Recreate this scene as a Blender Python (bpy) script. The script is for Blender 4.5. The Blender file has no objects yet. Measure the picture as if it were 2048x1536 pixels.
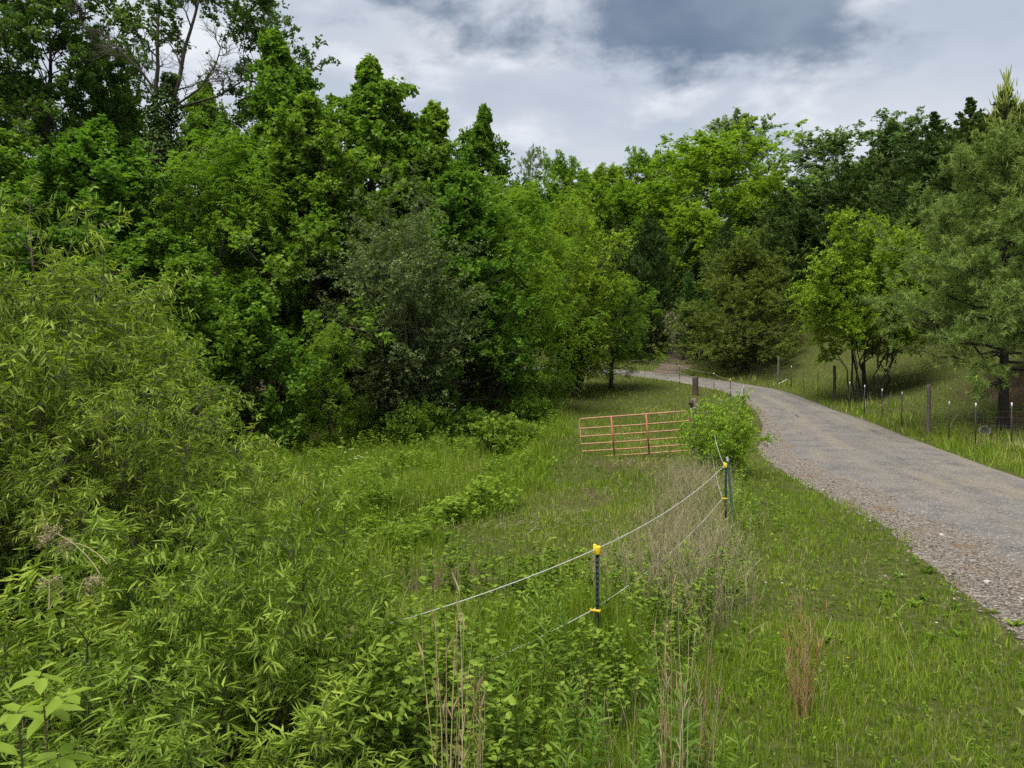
import bpy, math
import numpy as np
from mathutils import Vector

# ---------------------------------------------------------------- camera, sky, sun, exposure
scene = bpy.context.scene
col = scene.collection
F = 1419.0                       # focal length in photograph pixels
CAMZ = 3.0
HORIZON = 740.0

cam_data = bpy.data.cameras.new("camera")
cam_data.sensor_width = 36.0
cam_data.lens = F / 2048.0 * 36.0
cam_data.clip_start = 0.05
cam_data.clip_end = 3000.0
cam = bpy.data.objects.new("camera", cam_data)
cam.location = (0, 0, CAMZ)
cam.rotation_euler = (math.radians(90) - math.atan((768 - HORIZON) / F), 0, 0)
col.objects.link(cam)
scene.camera = cam

SUN_EL, SUN_AZ = math.radians(68), math.radians(218)   # azimuth clockwise from +Y
sun_data = bpy.data.lights.new("sun", 'SUN')
sun_data.energy = 2.6
sun_data.angle = math.radians(30)
sun_data.color = (1.0, 0.95, 0.86)
sun = bpy.data.objects.new("sun", sun_data)
sd = Vector((math.sin(SUN_AZ) * math.cos(SUN_EL), math.cos(SUN_AZ) * math.cos(SUN_EL), math.sin(SUN_EL)))
sun.rotation_euler = sd.to_track_quat('Z', 'Y').to_euler()
col.objects.link(sun)

scene.view_settings.view_transform = 'Standard'
scene.view_settings.look = 'None'
scene.view_settings.exposure = 1.2
scene.view_settings.gamma = 1.0
scene.view_settings.use_curve_mapping = False
scene.cycles.max_bounces = 7
scene.cycles.diffuse_bounces = 5
scene.cycles.glossy_bounces = 2
scene.cycles.transmission_bounces = 3
scene.cycles.transparent_max_bounces = 4
scene.cycles.use_denoising = False
scene.cycles.caustics_reflective = False
scene.cycles.caustics_refractive = False
scene.cycles.use_adaptive_sampling = True
scene.cycles.adaptive_threshold = 0.02


def build_world():
    w = bpy.data.worlds.new("World")
    scene.world = w
    w.use_nodes = True
    nt = w.node_tree
    nt.nodes.clear()
    N, L = nt.nodes.new, nt.links.new

    def math_node(op, a, b=None, c=None):
        n = N('ShaderNodeMath'); n.operation = op
        for i, v in enumerate((a, b, c)):
            if v is None: continue
            if isinstance(v, (int, float)): n.inputs[i].default_value = v
            else: L(v, n.inputs[i])
        return n.outputs[0]

    def ramp(fac, a, b):
        n = N('ShaderNodeMapRange'); n.interpolation_type = 'SMOOTHSTEP'
        L(fac, n.inputs[0]); n.inputs[1].default_value = a; n.inputs[2].default_value = b
        return n.outputs[0]

    def mix(fac, a, b):
        n = N('ShaderNodeMix'); n.data_type = 'RGBA'
        L(fac, n.inputs[0])
        for v, s in ((a, 6), (b, 7)):
            if isinstance(v, tuple): n.inputs[s].default_value = (*v, 1)
            else: L(v, n.inputs[s])
        return n.outputs[2]

    def noise(vec, scale, detail, rough=0.55, dist=0.0):
        n = N('ShaderNodeTexNoise'); n.inputs['Scale'].default_value = scale
        n.inputs['Detail'].default_value = detail; n.inputs['Roughness'].default_value = rough
        n.inputs['Distortion'].default_value = dist
        L(vec, n.inputs['Vector'])
        return n.outputs[0]

    sky = N('ShaderNodeTexSky'); sky.sky_type = 'NISHITA'; sky.sun_disc = False
    sky.sun_elevation = SUN_EL; sky.sun_rotation = SUN_AZ
    sky.air_density = 1.0; sky.dust_density = 2.0
    tc = N('ShaderNodeTexCoord')
    sp = N('ShaderNodeSeparateXYZ'); L(tc.outputs['Generated'], sp.inputs[0])
    z = math_node('MAXIMUM', sp.outputs[2], 0.0)
    zz = math_node('ADD', z, 0.15)
    px = math_node('DIVIDE', sp.outputs[0], zz)
    py = math_node('DIVIDE', sp.outputs[1], zz)
    cb = N('ShaderNodeCombineXYZ'); L(px, cb.inputs[0]); L(py, cb.inputs[1])
    P = cb.outputs[0]
    # broad stratus layer: light grey-lavender with brighter and darker drifts
    n1 = noise(P, 1.2, 6, 0.5, 0.1)
    n2 = noise(P, 2.3, 9, 0.55, 0.2)
    base = mix(ramp(n1, 0.32, 0.68), (0.43, 0.485, 0.575), (0.62, 0.655, 0.715))
    base = mix(math_node('MULTIPLY', ramp(n2, 0.48, 0.66), 0.7), base, (0.84, 0.855, 0.89))
    # dark rain clouds hanging under it: one low in front of us, others drifting elsewhere
    dx = math_node('DIVIDE', math_node('SUBTRACT', px, 0.42), 0.42)
    dy = math_node('DIVIDE', math_node('SUBTRACT', py, 1.48), 0.34)
    r = math_node('SQRT', math_node('ADD', math_node('MULTIPLY', dx, dx), math_node('MULTIPLY', dy, dy)))
    blob = math_node('SUBTRACT', 1.0, r)
    ex = math_node('DIVIDE', math_node('SUBTRACT', px, -0.10), 0.42)
    ey = math_node('DIVIDE', math_node('SUBTRACT', py, 1.50), 0.20)
    r2 = math_node('SQRT', math_node('ADD', math_node('MULTIPLY', ex, ex), math_node('MULTIPLY', ey, ey)))
    blob = math_node('MAXIMUM', blob, math_node('MULTIPLY', math_node('SUBTRACT', 1.0, r2), 0.38))
    n3 = noise(P, 2.9, 12, 0.60, 0.15)
    nb = noise(P, 0.9, 3, 0.5, 0.0)
    wild = math_node('SUBTRACT', math_node('MULTIPLY', nb, 3.0), 2.2)
    dens = math_node('MAXIMUM', blob, wild)
    dens = math_node('ADD', dens, math_node('MULTIPLY', math_node('SUBTRACT', n3, 0.5), 2.3))
    dark = ramp(dens, -0.04, 0.5)
    lum = mix(ramp(n2, 0.35, 0.7), (0.125, 0.175, 0.26), (0.225, 0.28, 0.365))
    # thin grey wisps
    n4 = noise(P, 1.9, 9, 0.58, 0.3)
    base = mix(math_node('MULTIPLY', ramp(n4, 0.56, 0.72), 0.45), base, (0.27, 0.34, 0.44))
    cloud = mix(math_node('MULTIPLY', dark, 0.95), base, lum)
    # distant layer near the skyline is paler
    pale = math_node('MULTIPLY', math_node('SUBTRACT', 1.0, ramp(z, 0.0, 0.33)), 0.5)
    cloud = mix(pale, cloud, (0.66, 0.70, 0.77))
    sv = N('ShaderNodeVectorMath'); sv.operation = 'SCALE'; sv.inputs[3].default_value = 0.1
    L(sky.outputs[0], sv.inputs[0])
    sk = N('ShaderNodeMix'); sk.data_type = 'RGBA'
    sk.inputs[0].default_value = 0.93
    L(sv.outputs[0], sk.inputs[6]); L(cloud, sk.inputs[7])
    bg = N('ShaderNodeBackground'); bg.inputs[1].default_value = 0.52
    L(sk.outputs[2], bg.inputs[0])
    out = N('ShaderNodeOutputWorld'); L(bg.outputs[0], out.inputs[0])
    w.cycles.sampling_method = 'MANUAL'
    w.cycles.sample_map_resolution = 512


build_world()

# ---------------------------------------------------------------- helpers
rng = np.random.default_rng(7)


def norm(v):
    return v / np.maximum(np.linalg.norm(v, axis=-1, keepdims=True), 1e-9)


def runit(r, n):
    return norm(r.normal(size=(n, 3)))


class Geo:
    """Collects quads and triangles with a per-point tint; mesh() makes one mesh of it."""
    def __init__(self):
        self.v, self.t, self.q, self.tr, self.n = [], [], [], [], 0

    def add(self, V, quads=None, tris=None, tint=0.5):
        V = np.asarray(V, np.float32).reshape(-1, 3)
        t = np.broadcast_to(np.asarray(tint, np.float32), (len(V),))
        self.v.append(V); self.t.append(t)
        if quads is not None: self.q.append(np.asarray(quads, np.int32).reshape(-1, 4) + self.n)
        if tris is not None: self.tr.append(np.asarray(tris, np.int32).reshape(-1, 3) + self.n)
        self.n += len(V)
        return self

    def mesh(self, name, mat, smooth=False):
        V = np.concatenate(self.v); T = np.concatenate(self.t)
        q = np.concatenate(self.q) if self.q else np.zeros((0, 4), np.int32)
        t = np.concatenate(self.tr) if self.tr else np.zeros((0, 3), np.int32)
        me = bpy.data.meshes.new(name)
        me.vertices.add(len(V)); me.vertices.foreach_set("co", V.ravel())
        nl = q.size + t.size
        me.loops.add(nl)
        me.loops.foreach_set("vertex_index", np.concatenate([q.ravel(), t.ravel()]).astype(np.int32))
        me.polygons.add(len(q) + len(t))
        st = np.concatenate([np.arange(len(q)) * 4, q.size + np.arange(len(t)) * 3]).astype(np.int32)
        me.polygons.foreach_set("loop_start", st)
        if smooth:
            me.polygons.foreach_set("use_smooth", np.ones(len(st), bool))
        a = me.attributes.new("tint", 'FLOAT', 'POINT'); a.data.foreach_set("value", np.ascontiguousarray(T, np.float32))
        me.update(calc_edges=True)
        if mat is not None: me.materials.append(mat)
        return me


def tubes(g, P, R, S=5, tint=0.5):
    """Tapered tubes along N polylines of K points."""
    P = np.asarray(P, float); N, K, _ = P.shape
    R = np.broadcast_to(np.asarray(R, float), (N, K))
    T = norm(np.gradient(P, axis=1))
    mean = norm(P[:, -1] - P[:, 0])
    ref = np.where(np.abs(mean[:, 2:3]) < 0.8, np.array([[0, 0, 1.0]]), np.array([[1.0, 0.13, 0]]))[:, None, :]
    A = norm(np.cross(T, np.broadcast_to(ref, T.shape))); B = np.cross(T, A)
    th = np.arange(S) * 2 * math.pi / S
    V = P[:, :, None, :] + R[:, :, None, None] * (np.cos(th)[None, None, :, None] * A[:, :, None, :] + np.sin(th)[None, None, :, None] * B[:, :, None, :])
    i, k, s = np.meshgrid(np.arange(N), np.arange(K - 1), np.arange(S), indexing='ij')
    b = i * K * S + k * S; s2 = (s + 1) % S
    Q = np.stack([b + s, b + s2, b + S + s2, b + S + s], -1).reshape(-1, 4)
    t = tint if np.isscalar(tint) else np.repeat(np.asarray(tint), K * S)
    g.add(V.reshape(-1, 3), quads=Q, tint=t)


def leaf(g, B, D, Nn, L, W, tint, kind='kite', fold=0.12, droop=0.12):
    n = len(B)
    L = np.broadcast_to(np.asarray(L, float), (n,))[:, None]; W = np.broadcast_to(np.asarray(W, float), (n,))[:, None]
    D = norm(D); S = norm(np.cross(D, Nn)); U = np.cross(S, D)
    tint = np.broadcast_to(np.asarray(tint, np.float32), (n,))
    if kind == 'needle':
        V = np.stack([B - S * W * .5, B + S * W * .5, B + D * L], 1)
        g.add(V.reshape(-1, 3), tris=np.arange(3 * n).reshape(-1, 3), tint=np.repeat(tint, 3))
    elif kind == 'kite':
        V = np.stack([B, B + D * L * .45 + S * W * .5 + U * W * fold, B + D * L - U * L * droop, B + D * L * .45 - S * W * .5 + U * W * fold], 1)
        g.add(V.reshape(-1, 3), quads=np.arange(4 * n).reshape(-1, 4), tint=np.repeat(tint, 4))
    else:
        p1, p2, f2 = {'lance': (.28, .62, .82), 'broad': (.22, .72, .85)}[kind]
        V = np.stack([B, B + D * L * p1 + S * W * .5 + U * W * fold, B + D * L * p2 + S * W * .5 * f2 + U * (W * fold - L * droop * .4),
                      B + D * L - U * L * droop,
                      B + D * L * p2 - S * W * .5 * f2 + U * (W * fold - L * droop * .4), B + D * L * p1 - S * W * .5 + U * W * fold], 1)
        b = np.arange(n)[:, None] * 6
        Q = np.concatenate([b + np.array([[0, 1, 2, 3]]), b + np.array([[0, 3, 4, 5]])])
        g.add(V.reshape(-1, 3), quads=Q, tint=np.repeat(tint, 6))


def sample(P, idx, s):
    """Point and tangent at parameter s on polylines P[idx]."""
    K = P.shape[1]
    f = np.clip(s, 0, 1) * (K - 1); k = np.minimum(f.astype(int), K - 2); u = (f - k)[:, None]
    a, b = P[idx, k], P[idx, k + 1]
    return a * (1 - u) + b * u, norm(b - a)


def children(r, P, n, s0, s1, length, par=.6, rnd=.8, up=.25, sag=.1, K=4, taper=.5, flat=1.0, out=0.0):
    """n side shoots on every polyline; length shrinks towards the parent's tip by `taper`."""
    N = len(P); idx = np.repeat(np.arange(N), n)
    s = s0 + (s1 - s0) * ((np.tile(np.arange(n), N) + r.random(N * n)) / n)
    B, T = sample(P, idx, s)
    rv = runit(r, N * n); rv[:, 2] *= flat
    rv = norm(rv - T * np.sum(rv * T, -1, keepdims=True))
    D = T * par + rv * rnd; D[:, 2] += up
    if out:
        D[:, :2] += out * norm(B[:, :2])
    D = norm(D)
    Ln = np.broadcast_to(np.asarray(length, float), (N,))[idx] * (1 - taper * s) * (r.uniform(.65, 1.25, N * n) + .9 * (r.random(N * n) < .07))
    u = np.linspace(0, 1, K)
    C = B[:, None, :] + D[:, None, :] * (Ln[:, None] * u)[:, :, None]
    C[:, :, 2] -= sag * Ln[:, None] * u[None, :] ** 2
    C += r.normal(size=C.shape) * (Ln * .03)[:, None, None] * (u > 0)[None, :, None]
    return C, idx, s


def leaves_on(r, g, P, n, L, W, kind='kite', s0=.15, s1=1.0, par=.5, rnd=.9, down=.15, upn=.9, nr=.55, jit=.0, tint=None, tipt=.0, lv=.25, droop=.12, fold=.12):
    N = len(P); idx = np.repeat(np.arange(N), n)
    s = s0 + (s1 - s0) * r.random(N * n)
    B, T = sample(P, idx, s)
    if jit: B = B + r.normal(size=B.shape) * jit
    rv = runit(r, N * n); rv = norm(rv - T * np.sum(rv * T, -1, keepdims=True))
    D = T * par + rv * rnd; D[:, 2] -= down
    Nn = r.normal(size=B.shape) * nr; Nn[:, 2] += upn
    tw = r.random(N) if tint is None else tint
    t = np.clip(.62 * tw[idx] + .38 * r.random(N * n) + tipt * (s - .5), 0, 1)
    leaf(g, B, D, Nn, L * r.uniform(1 - lv, 1 + lv, N * n), W * r.uniform(1 - lv, 1 + lv, N * n), t, kind, fold, droop)


def trunk_line(r, H, wob=.25, lean=(0, 0), K=14):
    u = np.linspace(0, 1, K)
    w = np.cumsum(r.normal(size=(K, 2)), 0) * wob / math.sqrt(K) * u[:, None]
    P = np.zeros((K, 3)); P[:, 2] = u * H
    P[:, :2] = w + np.array(lean)[None, :] * u[:, None] ** 1.5
    return P


def limbs_on(r, TP, n, z0, z1, R, el0, el1, curve=.15, K=7, pw=1.0, az0=0.0):
    """Primary limbs around a trunk line: R(t) is the reach at crown height fraction t."""
    H = TP[-1, 2]
    t = ((np.arange(n) + r.random(n)) / n) ** pw
    z = z0 + (z1 - z0) * t
    B = np.stack([np.interp(z, TP[:, 2], TP[:, i]) for i in range(3)], -1)
    az = az0 + np.arange(n) * 2.39996 + r.normal(size=n) * .35
    Ln = R(t) * r.uniform(.72, 1.12, n)
    el = el0 + (el1 - el0) * t + r.normal(size=n) * .12
    u = np.linspace(0, 1, K)
    hd = np.stack([np.cos(az), np.sin(az), np.zeros(n)], -1)
    P = B[:, None, :] + hd[:, None, :] * (Ln * np.cos(el))[:, None, None] * u[None, :, None]
    P[:, :, 2] += (Ln * np.sin(el))[:, None] * u[None, :] + (curve * Ln)[:, None] * u[None, :] ** 2
    P += r.normal(size=P.shape) * (Ln * .025)[:, None, None] * (u > 0)[None, :, None]
    return P, t, Ln, z


# ---------------------------------------------------------------- materials
def mat_base(name):
    m = bpy.data.materials.new(name); m.use_nodes = True
    nt = m.node_tree; nt.nodes.clear()
    out = nt.nodes.new('ShaderNodeOutputMaterial')
    return m, nt, out


def ramp_node(nt, fac, stops):
    n = nt.nodes.new('ShaderNodeValToRGB')
    e = n.color_ramp.elements
    while len(e) < len(stops): e.new(0.5)
    for i, (p, c) in enumerate(stops):
        e[i].position = p; e[i].color = (*c, 1)
    nt.links.new(fac, n.inputs[0])
    return n.outputs[0]


def leaf_mat(name, dark, mid, light, trans=.40, rough=.58, spec=.11, hue=.0, gain=1.5):
    """Leaf: tint picks the leaf's own colour between old and new growth; light passes through it."""
    m, nt, out = mat_base(name)
    N, L = nt.nodes.new, nt.links.new
    at = N('ShaderNodeAttribute'); at.attribute_name = 'tint'
    dark, mid, light = (tuple(min(v * gain, .6) for v in c) for c in (dark, mid, light))
    c = ramp_node(nt, at.outputs['Fac'], [(0.0, dark), (0.5, mid), (1.0, light)])
    oi = N('ShaderNodeObjectInfo')
    hs = N('ShaderNodeHueSaturation')
    mr = N('ShaderNodeMapRange'); L(oi.outputs['Random'], mr.inputs[0])
    mr.inputs[3].default_value = .490; mr.inputs[4].default_value = .512
    mv = N('ShaderNodeMapRange'); L(oi.outputs['Random'], mv.inputs[0])
    mv.inputs[3].default_value = 1.1; mv.inputs[4].default_value = .88
    hs.inputs['Saturation'].default_value = 1.0
    L(mr.outputs[0], hs.inputs['Hue']); L(mv.outputs[0], hs.inputs['Value']); L(c, hs.inputs['Color'])
    p = N('ShaderNodeBsdfPrincipled'); L(hs.outputs[0], p.inputs['Base Color'])
    p.inputs['Roughness'].default_value = rough; p.inputs['Specular IOR Level'].default_value = spec
    t = N('ShaderNodeBsdfTranslucent')
    tg = N('ShaderNodeMix'); tg.data_type = 'RGBA'; tg.blend_type = 'MULTIPLY'; tg.inputs[0].default_value = 1
    L(hs.outputs[0], tg.inputs[6]); tg.inputs[7].default_value = (1.15, 1.2, .5, 1)
    L(tg.outputs[2], t.inputs[0])
    mx = N('ShaderNodeMixShader'); mx.inputs[0].default_value = trans
    L(p.outputs[0], mx.inputs[1]); L(t.outputs[0], mx.inputs[2]); L(mx.outputs[0], out.inputs[0])
    return m


def plain_mat(name, c1, c2, scale=6.0, rough=.8, metal=0.0, bump=.3, stretch=(1, 1, 1), spec=.3, c3=None, detail=6):
    m, nt, out = mat_base(name)
    N, L = nt.nodes.new, nt.links.new
    tc = N('ShaderNodeTexCoord'); mp = N('ShaderNodeMapping'); mp.inputs['Scale'].default_value = stretch
    L(tc.outputs['Object'], mp.inputs[0])
    n = N('ShaderNodeTexNoise'); n.inputs['Scale'].default_value = scale; n.inputs['Detail'].default_value = detail
    n.inputs['Roughness'].default_value = .65
    L(mp.outputs[0], n.inputs['Vector'])
    stops = [(.3, c1), (.7, c2)] if c3 is None else [(.3, c1), (.5, c2), (.68, c3)]
    c = ramp_node(nt, n.outputs[0], stops)
    p = N('ShaderNodeBsdfPrincipled'); L(c, p.inputs['Base Color'])
    p.inputs['Roughness'].default_value = rough; p.inputs['Metallic'].default_value = metal
    p.inputs['Specular IOR Level'].default_value = spec
    b = N('ShaderNodeBump'); b.inputs['Strength'].default_value = bump; b.inputs['Distance'].default_value = .02
    L(n.outputs[0], b.inputs['Height']); L(b.outputs[0], p.inputs['Normal'])
    L(p.outputs[0], out.inputs[0])
    return m


M = {}
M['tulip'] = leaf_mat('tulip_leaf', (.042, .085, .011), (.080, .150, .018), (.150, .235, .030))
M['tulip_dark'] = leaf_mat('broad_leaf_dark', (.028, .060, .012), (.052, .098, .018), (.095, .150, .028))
M['walnut'] = leaf_mat('walnut_leaf', (.065, .125, .012), (.115, .190, .018), (.190, .270, .028))
M['canopy'] = leaf_mat('canopy_leaf', (.072, .135, .012), (.128, .215, .018), (.20, .290, .030))
M['olive'] = leaf_mat('olive_leaf', (.052, .076, .026), (.086, .120, .042), (.135, .175, .072), trans=.3)
M['willow'] = leaf_mat('willow_leaf', (.056, .096, .011), (.122, .182, .020), (.235, .292, .050), trans=.35, spec=.16, rough=.5)
M['cedar'] = leaf_mat('cedar_leaf', (.030, .052, .015), (.052, .085, .020), (.095, .130, .028), trans=.15)
M['arbor'] = leaf_mat('arborvitae_leaf', (.030, .070, .016), (.055, .115, .022), (.090, .165, .030), trans=.15)
M['pine'] = leaf_mat('pine_needle', (.085, .125, .034), (.130, .185, .048), (.25, .28, .065), trans=.3)
M['scrub'] = leaf_mat('scrub_pine_needle', (.062, .086, .016), (.100, .136, .023), (.165, .20, .034), trans=.22)
M['stem_green'] = leaf_mat('yellow_green_leaf', (.085, .145, .011), (.135, .210, .017), (.20, .28, .03), trans=.40)
M['far'] = leaf_mat('haze_tinted_leaf', (.066, .112, .048), (.105, .165, .068), (.15, .215, .088))  # distance haze is put into this paler, bluer leaf colour
M['ivy'] = leaf_mat('ivy_leaf', (.022, .045, .010), (.040, .072, .014), (.070, .110, .022), trans=.15)
M['rose'] = leaf_mat('bush_leaf', (.085, .150, .014), (.140, .225, .022), (.215, .300, .035))
M['weed'] = leaf_mat('weed_leaf', (.052, .095, .012), (.095, .158, .018), (.160, .230, .033))
M['forb'] = leaf_mat('forb_leaf', (.052, .098, .014), (.088, .152, .022), (.150, .220, .040))
M['pale'] = leaf_mat('pale_leaf', (.085, .14, .016), (.12, .185, .022), (.165, .235, .035), trans=.4)
M['grass'] = leaf_mat('grass_blade', (.074, .118, .009), (.130, .192, .013), (.28, .275, .09), trans=.3)
M['straw'] = leaf_mat('dry_stalk', (.14, .118, .062), (.235, .205, .118), (.36, .325, .21), trans=.15, rough=.8, spec=.15)
M['sedge'] = leaf_mat('broom_sedge', (.21, .15, .075), (.33, .25, .14), (.45, .375, .24), trans=.2, rough=.7, spec=.2)
M['sedge_rust'] = leaf_mat('rust_sedge', (.21, .125, .052), (.33, .22, .10), (.45, .35, .20), trans=.2, rough=.7, spec=.2)
M['bark'] = plain_mat('bark', (.035, .028, .021), (.10, .085, .066), 5, .9, stretch=(1, 1, .25), bump=.8)
M['bark_pale'] = plain_mat('pale_bark', (.075, .065, .052), (.19, .17, .14), 6, .9, stretch=(1, 1, .3), bump=.7)
M['bark_dark'] = plain_mat('dark_bark', (.016, .013, .010), (.05, .042, .032), 6, .9, stretch=(1, 1, .25), bump=.8)
M['bark_stem'] = plain_mat('stem_bark', (.045, .04, .028), (.11, .095, .065), 9, .8, stretch=(1, 1, .2), bump=.4)
M['twig_grey'] = plain_mat('grey_green_twig', (.045, .050, .030), (.085, .092, .058), 9, .8, bump=.2)
M['twig'] = plain_mat('twig', (.06, .05, .025), (.13, .115, .055), 9, .8, bump=.2)

# ---------------------------------------------------------------- terrain
RL = np.array([(2.5, -8), (4.2, 0), (5.5, 7.6), (6.7, 12.3), (7.05, 14.8), (7.7, 20.3), (8.6, 25), (11.2, 32), (13.6, 40), (14.2, 47), (13.0, 51.5), (11.2, 55), (8.5, 58.5), (3.4, 61), (-4, 62)], float)
RR = np.array([(8.5, -8), (10, 0), (11.4, 7), (12.3, 12), (12.9, 15.5), (13.7, 19), (15.1, 24.4), (17.1, 33), (18.2, 41), (18.2, 48), (16.7, 52.5), (14.4, 57), (10.5, 63), (3.8, 66.5), (-4, 67.5)], float)


def smooth_line(P, n):
    """Catmull-Rom through P, n samples per span."""
    out = []
    Q = np.vstack([2 * P[0] - P[1], P, 2 * P[-1] - P[-2]])
    for i in range(1, len(Q) - 2):
        for t in np.arange(n) / n:
            p0, p1, p2, p3 = Q[i - 1:i + 3]
            out.append(.5 * (2 * p1 + (p2 - p0) * t + (2 * p0 - 5 * p1 + 4 * p2 - p3) * t * t + (3 * p1 - p0 - 3 * p2 + p3) * t ** 3))
    out.append(P[-1])
    return np.array(out)


RLs, RRs = smooth_line(RL, 3), smooth_line(RR, 3)
RLd, RRd = smooth_line(RL, 14), smooth_line(RR, 14)


def sdist(x, y, line):
    """Signed distance to a polyline, positive on its right-hand side (walking away from the camera)."""
    x = np.asarray(x, float); y = np.asarray(y, float)
    best = np.full(x.shape, 1e9); sg = np.zeros(x.shape)
    for a, b in zip(line[:-1], line[1:]):
        d = b - a; l2 = d @ d
        t = np.clip(((x - a[0]) * d[0] + (y - a[1]) * d[1]) / l2, 0, 1)
        ex = x - a[0] - t * d[0]; ey = y - a[1] - t * d[1]
        dist = np.hypot(ex, ey)
        s = -(d[0] * ey - d[1] * ex)
        m = dist < best - 1e-9
        best = np.where(m, dist, best); sg = np.where(m, np.where(s >= 0, 1.0, -1.0), sg)
    return best * sg


def vnoise(x, y, s, seed=0):
    """Smooth value noise in -1..1."""
    r = np.random.default_rng(1000 + seed); tab = r.uniform(-1, 1, (256, 256))
    x = np.asarray(x) / s + 128.5; y = np.asarray(y) / s + 128.5
    xi = np.floor(x).astype(int); yi = np.floor(y).astype(int); fx = x - xi; fy = y - yi
    fx = fx * fx * (3 - 2 * fx); fy = fy * fy * (3 - 2 * fy)
    g = lambda i, j: tab[i % 256, j % 256]
    return (g(xi, yi) * (1 - fx) + g(xi + 1, yi) * fx) * (1 - fy) + (g(xi, yi + 1) * (1 - fx) + g(xi + 1, yi + 1) * fx) * fy


PROF_Y = [-40, 0, 22, 30, 40, 47, 58, 70, 100, 160, 300]
PROF_Z = [0, 0, .1, .25, .75, 1.5, 2.6, 3.5, 7, 16, 34]
BND_Y = [-20, 5, 9.7, 12.2, 18.7, 28, 40, 55, 62]
BND_X = [-6, -3.5, -2.2, -1.07, 1.4, 2.5, 3.5, 5, 6]


def base_h(y):
    return np.interp(y, PROF_Y, PROF_Z)


def smooth01(t):
    t = np.clip(t, 0, 1); return t * t * (3 - 2 * t)


def ground_h(x, y, road=False):
    x = np.asarray(x, float); y = np.asarray(y, float)
    z = base_h(y)
    e = sdist(x, y, RRs); w = sdist(x, y, RLs)
    inroad = (e < 0) & (w > 0)
    bank = np.interp(e, [-1, 0, 1.0, 2.6, 4, 14, 40, 120], [0, 0, .12, .32, .75, 5.0, 11, 22])
    bank = bank * np.interp(y, [-20, 2, 20], [.25, .5, 1.0])
    z = z + bank
    bx = np.interp(y, BND_Y, BND_X)
    dl = bx - x                                    # metres left of the mown strip
    z = z - .45 * smooth01(dl / 2.5) * np.interp(y, [0, 30, 45], [1, 1, 0]) + .8 * smooth01((dl - 9) / 14)
    rough = .06 * vnoise(x, y, 1.7, 1) + .12 * vnoise(x, y, 5, 2)
    away = smooth01(np.minimum(np.abs(e), np.abs(w)) / 1.5)
    z = z + np.where(inroad, 0, rough * away)
    if not road:
        inner = np.minimum(-e, w)
        z = z - np.where(inroad, .10 * smooth01(inner / .5), 0)
    return z


def gz(x, y):
    return float(ground_h(np.array([x]), np.array([y]))[0])


def grow(a, b, n, p):
    return a + (b - a) * np.linspace(0, 1, n) ** p


gx = np.concatenate([-grow(14, 170, 38, 1.8)[::-1], np.linspace(-14, 24, 104)[1:-1], grow(24, 190, 40, 1.8)])
gy = np.concatenate([np.linspace(-12, 70, 180), grow(70, 320, 45, 1.6)[1:]])
GX, GY = np.meshgrid(gx, gy, indexing='xy')
GZ = ground_h(GX.ravel(), GY.ravel())
ny_, nx_ = GX.shape
ii, jj = np.meshgrid(np.arange(ny_ - 1), np.arange(nx_ - 1), indexing='ij')
b0 = (ii * nx_ + jj).ravel()
tg = Geo(); tg.add(np.stack([GX.ravel(), GY.ravel(), GZ], -1), quads=np.stack([b0, b0 + 1, b0 + nx_ + 1, b0 + nx_], -1))


def ground_mat():
    m, nt, out = mat_base('meadow_ground')
    N, L = nt.nodes.new, nt.links.new
    ge = N('ShaderNodeNewGeometry')

    def noise(sc, det=6, ro=.6):
        n = N('ShaderNodeTexNoise'); n.inputs['Scale'].default_value = sc; n.inputs['Detail'].default_value = det
        n.inputs['Roughness'].default_value = ro
        L(ge.outputs['Position'], n.inputs['Vector']); return n.outputs[0]
    c1 = ramp_node(nt, noise(9, 8), [(.3, (.034, .040, .012)), (.5, (.062, .074, .018)), (.72, (.125, .115, .050))])
    c2 = ramp_node(nt, noise(14, 8), [(.3, (.050, .036, .022)), (.7, (.115, .085, .050))])
    lit = N('ShaderNodeAttribute'); lit.attribute_name = 'litter'
    ad = N('ShaderNodeMath'); ad.operation = 'ADD'; L(lit.outputs['Fac'], ad.inputs[0])
    sb = N('ShaderNodeMath'); sb.operation = 'MULTIPLY_ADD'; L(noise(1.6, 8), sb.inputs[0]); sb.inputs[1].default_value = 1.6; sb.inputs[2].default_value = -.85
    L(sb.outputs[0], ad.inputs[1])
    mr = N('ShaderNodeMapRange'); mr.interpolation_type = 'SMOOTHSTEP'; L(ad.outputs[0], mr.inputs[0])
    mr.inputs[1].default_value = .25; mr.inputs[2].default_value = .75
    mx = N('ShaderNodeMix'); mx.data_type = 'RGBA'; L(mr.outputs[0], mx.inputs[0]); L(c1, mx.inputs[6]); L(c2, mx.inputs[7])
    p = N('ShaderNodeBsdfPrincipled'); L(mx.outputs[2], p.inputs['Base Color']); p.inputs['Roughness'].default_value = .95
    p.inputs['Specular IOR Level'].default_value = .1
    bp = N('ShaderNodeBump'); bp.inputs['Strength'].default_value = .9; bp.inputs['Distance'].default_value = .06
    L(noise(22, 6), bp.inputs['Height']); L(bp.outputs[0], p.inputs['Normal'])
    L(p.outputs[0], out.inputs[0])
    return m


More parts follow.
